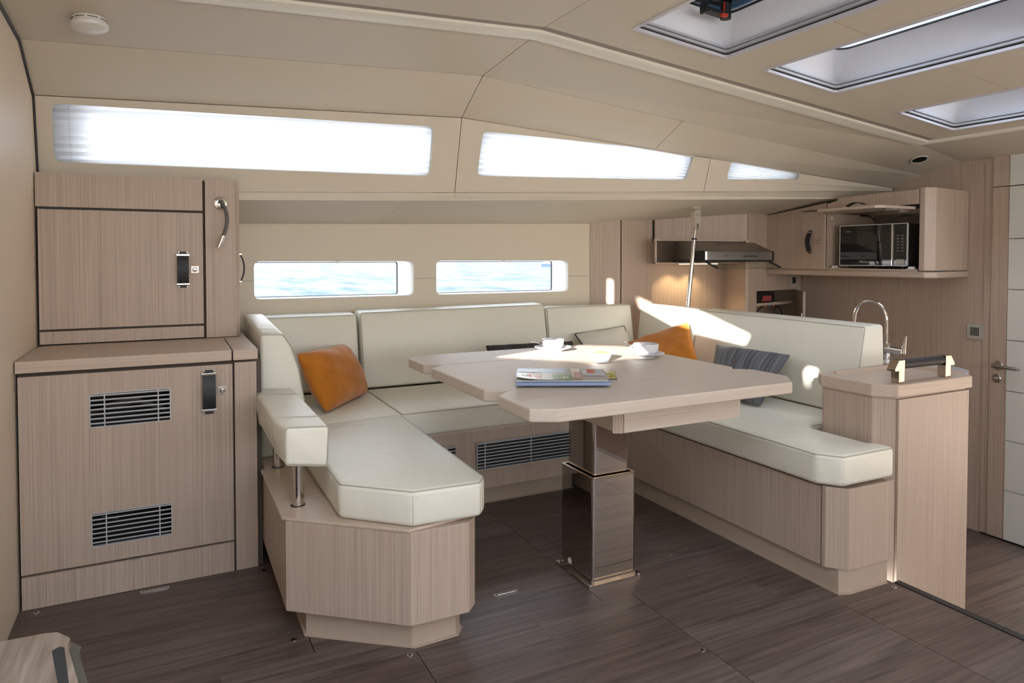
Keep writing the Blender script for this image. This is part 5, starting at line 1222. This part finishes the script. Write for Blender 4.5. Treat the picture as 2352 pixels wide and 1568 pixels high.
build('control_slot', M().box(3.035, 3.150, 2.993, 2.9948, 1.106, 1.114), DPR, hd_)
vs_ = M()
for k in range(3):
    for j in range(6):
        x = 2.93 + k * 0.085 + j * 0.010; vs_.add([(x, 3.10, 1.1772), (x + 0.004, 3.10, 1.1772), (x + 0.004, 3.135, 1.1906), (x, 3.135, 1.1906)], [(0, 1, 2, 3)])
build('vent_slots', vs_, DPR, hd_, smooth=False)
build('light_strip', M().box(2.80, 3.10, 3.272, 3.288, 1.0605, 1.0635), LED, hd_, label='warm lit strip lamp')
for x in (2.87, 3.03):
    l = bpy.data.lights.new('hood_lamp', 'SPOT'); l.energy = 2.2; l.color = (1.0, 0.72, 0.38); l.spot_size = math.radians(120); l.spot_blend = 0.6; l.shadow_soft_size = 0.012
    o = bpy.data.objects.new('hood_lamp', l); COL.objects.link(o); o.location = (x, 3.37, 1.055); o.rotation_euler = (0, 0, 0)

# chainplate rod
cp = thing('chainplate_rod', (2.63, 3.03, 0.6), 'polished steel rigging rod from a bracket at the side deck down behind the settee', 'rod')
tx, ty = 2.703, 3.03
bt0 = V((2.632, ty, 0.70)); tp0 = V((2.699, ty, 1.262))
build('rod', M().cyl(bt0, bt0.lerp(tp0, 0.90), 0.0125, 24), CHR, cp)
build('threaded_end', M().cyl(bt0.lerp(tp0, 0.90), tp0, 0.0080, 16).tube([tp0 + V((0, 0, -.002)), tp0 + V((0.002, 0, .02)), tp0 + V((0.004, 0, .035))], [0.008, 0.011, 0.007], 14), CHR, cp)
build('seal_ring', M().cyl(bt0.lerp(tp0, 0.895), bt0.lerp(tp0, 0.91), 0.0150, 20), BLK, cp)
br = M()
br.slab([rounded([(tx - 0.020, ty - 0.014, 1.262), (tx + 0.022, ty - 0.014, 1.262), (tx + 0.022, ty - 0.014, 1.375), (tx - 0.020, ty - 0.014, 1.375)], 0.010, 3),
         rounded([(tx - 0.008, ty - 0.014, 1.264), (tx + 0.010, ty - 0.014, 1.264), (tx + 0.010, ty - 0.014, 1.296), (tx - 0.008, ty - 0.014, 1.296)], 0.007, 4)], (0, 0.028, 0))
build('toggle_fork', br, SBR, cp)
build('bracket_plate', M().box(tx - 0.012, tx + 0.030, ty + 0.016, ty + 0.030, 1.33, 1.412).box(tx - 0.022, tx + 0.030, ty - 0.006, ty + 0.016, 1.377, 1.412), SBR, cp, bev=0.001)
build('pin', M().cyl((tx, ty - 0.018, 1.348), (tx, ty + 0.016, 1.348), 0.010, 20), CHR, cp)

# ================================================================== CEILING ITEMS
sdz = 1.842
sm_ = thing('smoke_alarm', (-0.213, 2.505, sdz), 'round white smoke alarm on the ceiling, top left', 'smoke alarm')
nrm_ = -n5; cc = V((-0.213, 2.505, 0)); 
tilt = math.atan2(LN[4][0][1] - LN[5][0][1], LN[4][0][0] - LN[5][0][0])
zc_ = LP(4, -0.213).z + (LP(5, -0.213).z - LP(4, -0.213).z) * ((2.73 - 2.505) / 0.46)
xs_m = Matrix.Translation((-0.213, 2.505, zc_)) @ Matrix.Rotation(tilt, 4, 'X') @ Matrix.Rotation(-math.atan(0.046), 4, 'Y')
build('base', M(xs_m).lathe([(0, 0), (0.047, -0.001), (0.047, -0.016), (0.044, -0.0165), (0, -0.0165)], (0, 0, 0), 48), PLS, sm_)
build('cover', M(xs_m).lathe([(0.0, -0.0168), (0.051, -0.0168), (0.053, -0.021), (0.050, -0.030), (0.036, -0.038), (0, -0.040)], (0, 0, 0), 48), PLS, sm_)
sl_ = M(xs_m)
for k in range(40):
    a = 2 * math.pi * k / 40
    if k % 5 == 4: continue
    sl_.tube([(0.0472 * math.cos(a), 0.0472 * math.sin(a), -0.0085), (0.0472 * math.cos(a + .12), 0.0472 * math.sin(a + .12), -0.0085)], 0.0014, 6)
build('vent_slots', sl_, DRK, sm_)
# hatch latch in the first skylight
hl = thing('hatch_latch', (1.60, 1.80, 1.98), 'black hatch latch and hinge arm with red button in the first skylight', 'latch')
hz = zc(1.70) + 0.112
lx, ly = 1.775, 1.875
build('latch_body', M().cyl((lx, ly - 0.03, hz - 0.045), (lx, ly - 0.03, hz + 0.012), 0.019, 20), BLK, hl)
build('latch_lever', M().prism([(lx - 0.012, ly - 0.012), (lx + 0.012, ly - 0.045), (lx - 0.10, ly - 0.060), (lx - 0.115, ly - 0.03)], hz - 0.040, hz - 0.026).box(lx - 0.118, lx - 0.106, ly - 0.062, ly - 0.028, hz - 0.046, hz - 0.010), BLK, hl, bev=0.002)
build('latch_wing', M().tube([(lx - 0.07, ly - 0.025, hz + 0.008), (lx - 0.03, ly - 0.028, hz + 0.016), (lx + 0.012, ly - 0.03, hz + 0.014)], [0.010, 0.013, 0.018], 12), BLK, hl)
build('red_button', M().box(lx - 0.045, lx - 0.020, ly - 0.064, ly - 0.050, hz - 0.050, hz - 0.0405).box(lx - 0.021, lx - 0.018, ly - 0.046, ly - 0.040, hz - 0.03, hz + 0.008), flat('latch_red', (0.62, 0.05, 0.02), 0.4), hl)
build('hinge_arm', M().tube([(1.535, ly - 0.02, hz + 0.0), (1.66, ly - 0.022, hz + 0.004), (lx, ly - 0.028, hz + 0.004)], 0.0065, 10).cyl((1.540, ly - 0.035, hz - 0.004), (1.540, ly - 0.008, hz - 0.004), 0.014, 16), BLK, hl)
build('hinge_bolt', M().cyl((1.540, ly - 0.037, hz - 0.004), (1.540, ly - 0.034, hz - 0.004), 0.005, 12), CHR, hl)

# ================================================================== FLOOR FITTINGS AND STEP
def lift_ring(x, y, z, label):
    t = thing('floor_lift_ring', (x, y, z), label, 'floor fitting')
    p = rounded([(x - 0.044, y - 0.010, z + 0.0002), (x + 0.044, y - 0.010, z + 0.0002), (x + 0.044, y + 0.010, z + 0.0002), (x - 0.044, y + 0.010, z + 0.0002)], 0.0095, 4)
    q = rounded([(x - 0.036, y - 0.006, z + 0.0002), (x + 0.036, y - 0.006, z + 0.0002), (x + 0.036, y + 0.006, z + 0.0002), (x - 0.036, y + 0.006, z + 0.0002)], 0.005, 4)
    build('surround', M().slab([p, q], (0, 0, 0.0018)), CHR, t); build('handle_bar', M().box(x - 0.030, x + 0.034, y - 0.003, y + 0.0035, z + 0.0002, z + 0.002), CHR, t, bev=0.0006)
lift_ring(-0.055, 2.526, 0, 'flush steel lift ring in the floor in front of the low cabinet')
lift_ring(0.975, 1.985, 0, 'flush steel lift ring in the floor between the left seat base and the table column')
lift_ring(1.690, 1.980, 0, 'flush steel lift ring in the floor right of the table column')
SC = [(-0.380, 2.527, 'in the floor at the left foot of the low cabinet'), (0.283, 2.512, 'in the floor where the low cabinet meets the seat base'), (0.309, 2.014, 'in the floor left of the left seat base plinth'),
      (0.583, 1.790, 'in the floor in front of the left seat base corner'), (1.322, 1.444, 'in the open floor in front of the table'), (2.150, 1.438, 'in the floor beside the black edge strip'), (1.733, 2.899, None)]
for x, y, l in SC:
    if not l: continue
    t = thing('floor_fastener', (x, y, 0), 'small round steel fastener ' + l, 'floor fitting')
    build('rim', M().lathe([(0.0095, 0.0002), (0.0092, 0.0018), (0.0036, 0.0026), (0.0036, 0.0006)], (x, y, 0), 20), CHR, t)
    build('socket', M().lathe([(0, 0.0007), (0.0035, 0.0007)], (x, y, 0), 12), DRK, t)
stp = thing('companionway_step', (-0.35, 1.1, 0), 'brushed oak companionway step with black grip pad at the bottom left', 'step')
tre = [(-0.41, 1.412), (-0.200, 1.403), (-0.180, 1.397), (-0.158, 1.366), (-0.1590, 1.340), (-0.150, 1.300), (-0.128, 1.20), (-0.100, 1.02), (-0.41, 1.02)]
build('tread', M().prism(tre, 0.435, 0.452), STEPW, stp, bev=0.002)
def shift(poly, dx, dy): return [(x + dx, y + dy) if i not in (0, len(poly) - 1) else (x, y + dy) for i, (x, y) in enumerate(poly)]
build('side', M().prism(shift(tre, 0.016, -0.004)[:-1] + [(-0.41, 1.03)], 0.0, 0.434), flat('olive_grey_side', (0.10, 0.095, 0.075), 0.6), stp)
build('grip_pad', M().prism([(-0.180, 1.330), (-0.170, 1.338), (-0.163, 1.332), (-0.128, 1.12), (-0.146, 1.10), (-0.150, 1.18)], 0.452, 0.4535), flat('black_grit_pad', (0.035, 0.037, 0.040), 0.9, bump=0.8, bscale=900), stp, label='black non-slip pad')
# distant boat
bx_, by_ = 77.2, 136.5
build('hull', M().prism([(bx_ - 2.1, by_), (bx_ - 1.5, by_ - 0.7), (bx_ + 1.2, by_ - 0.8), (bx_ + 2.0, by_), (bx_ + 1.2, by_ + 0.8), (bx_ - 1.5, by_ + 0.7)], -1.0, -0.2), flat('boat_navy', (0.03, 0.05, 0.10), 0.4), bt)
build('cabin', M().box(bx_ - 0.6, bx_ + 1.2, by_ - 0.4, by_ + 0.4, -0.2, 0.45), WHT, bt, bev=0.08)
build('mast', M().cyl((bx_ - 0.2, by_, 0.45), (bx_ - 0.2, by_, 5.0), 0.07, 8), WHT, bt)
for o in bpy.data.objects:
    if '_o' in o: del o['_o']
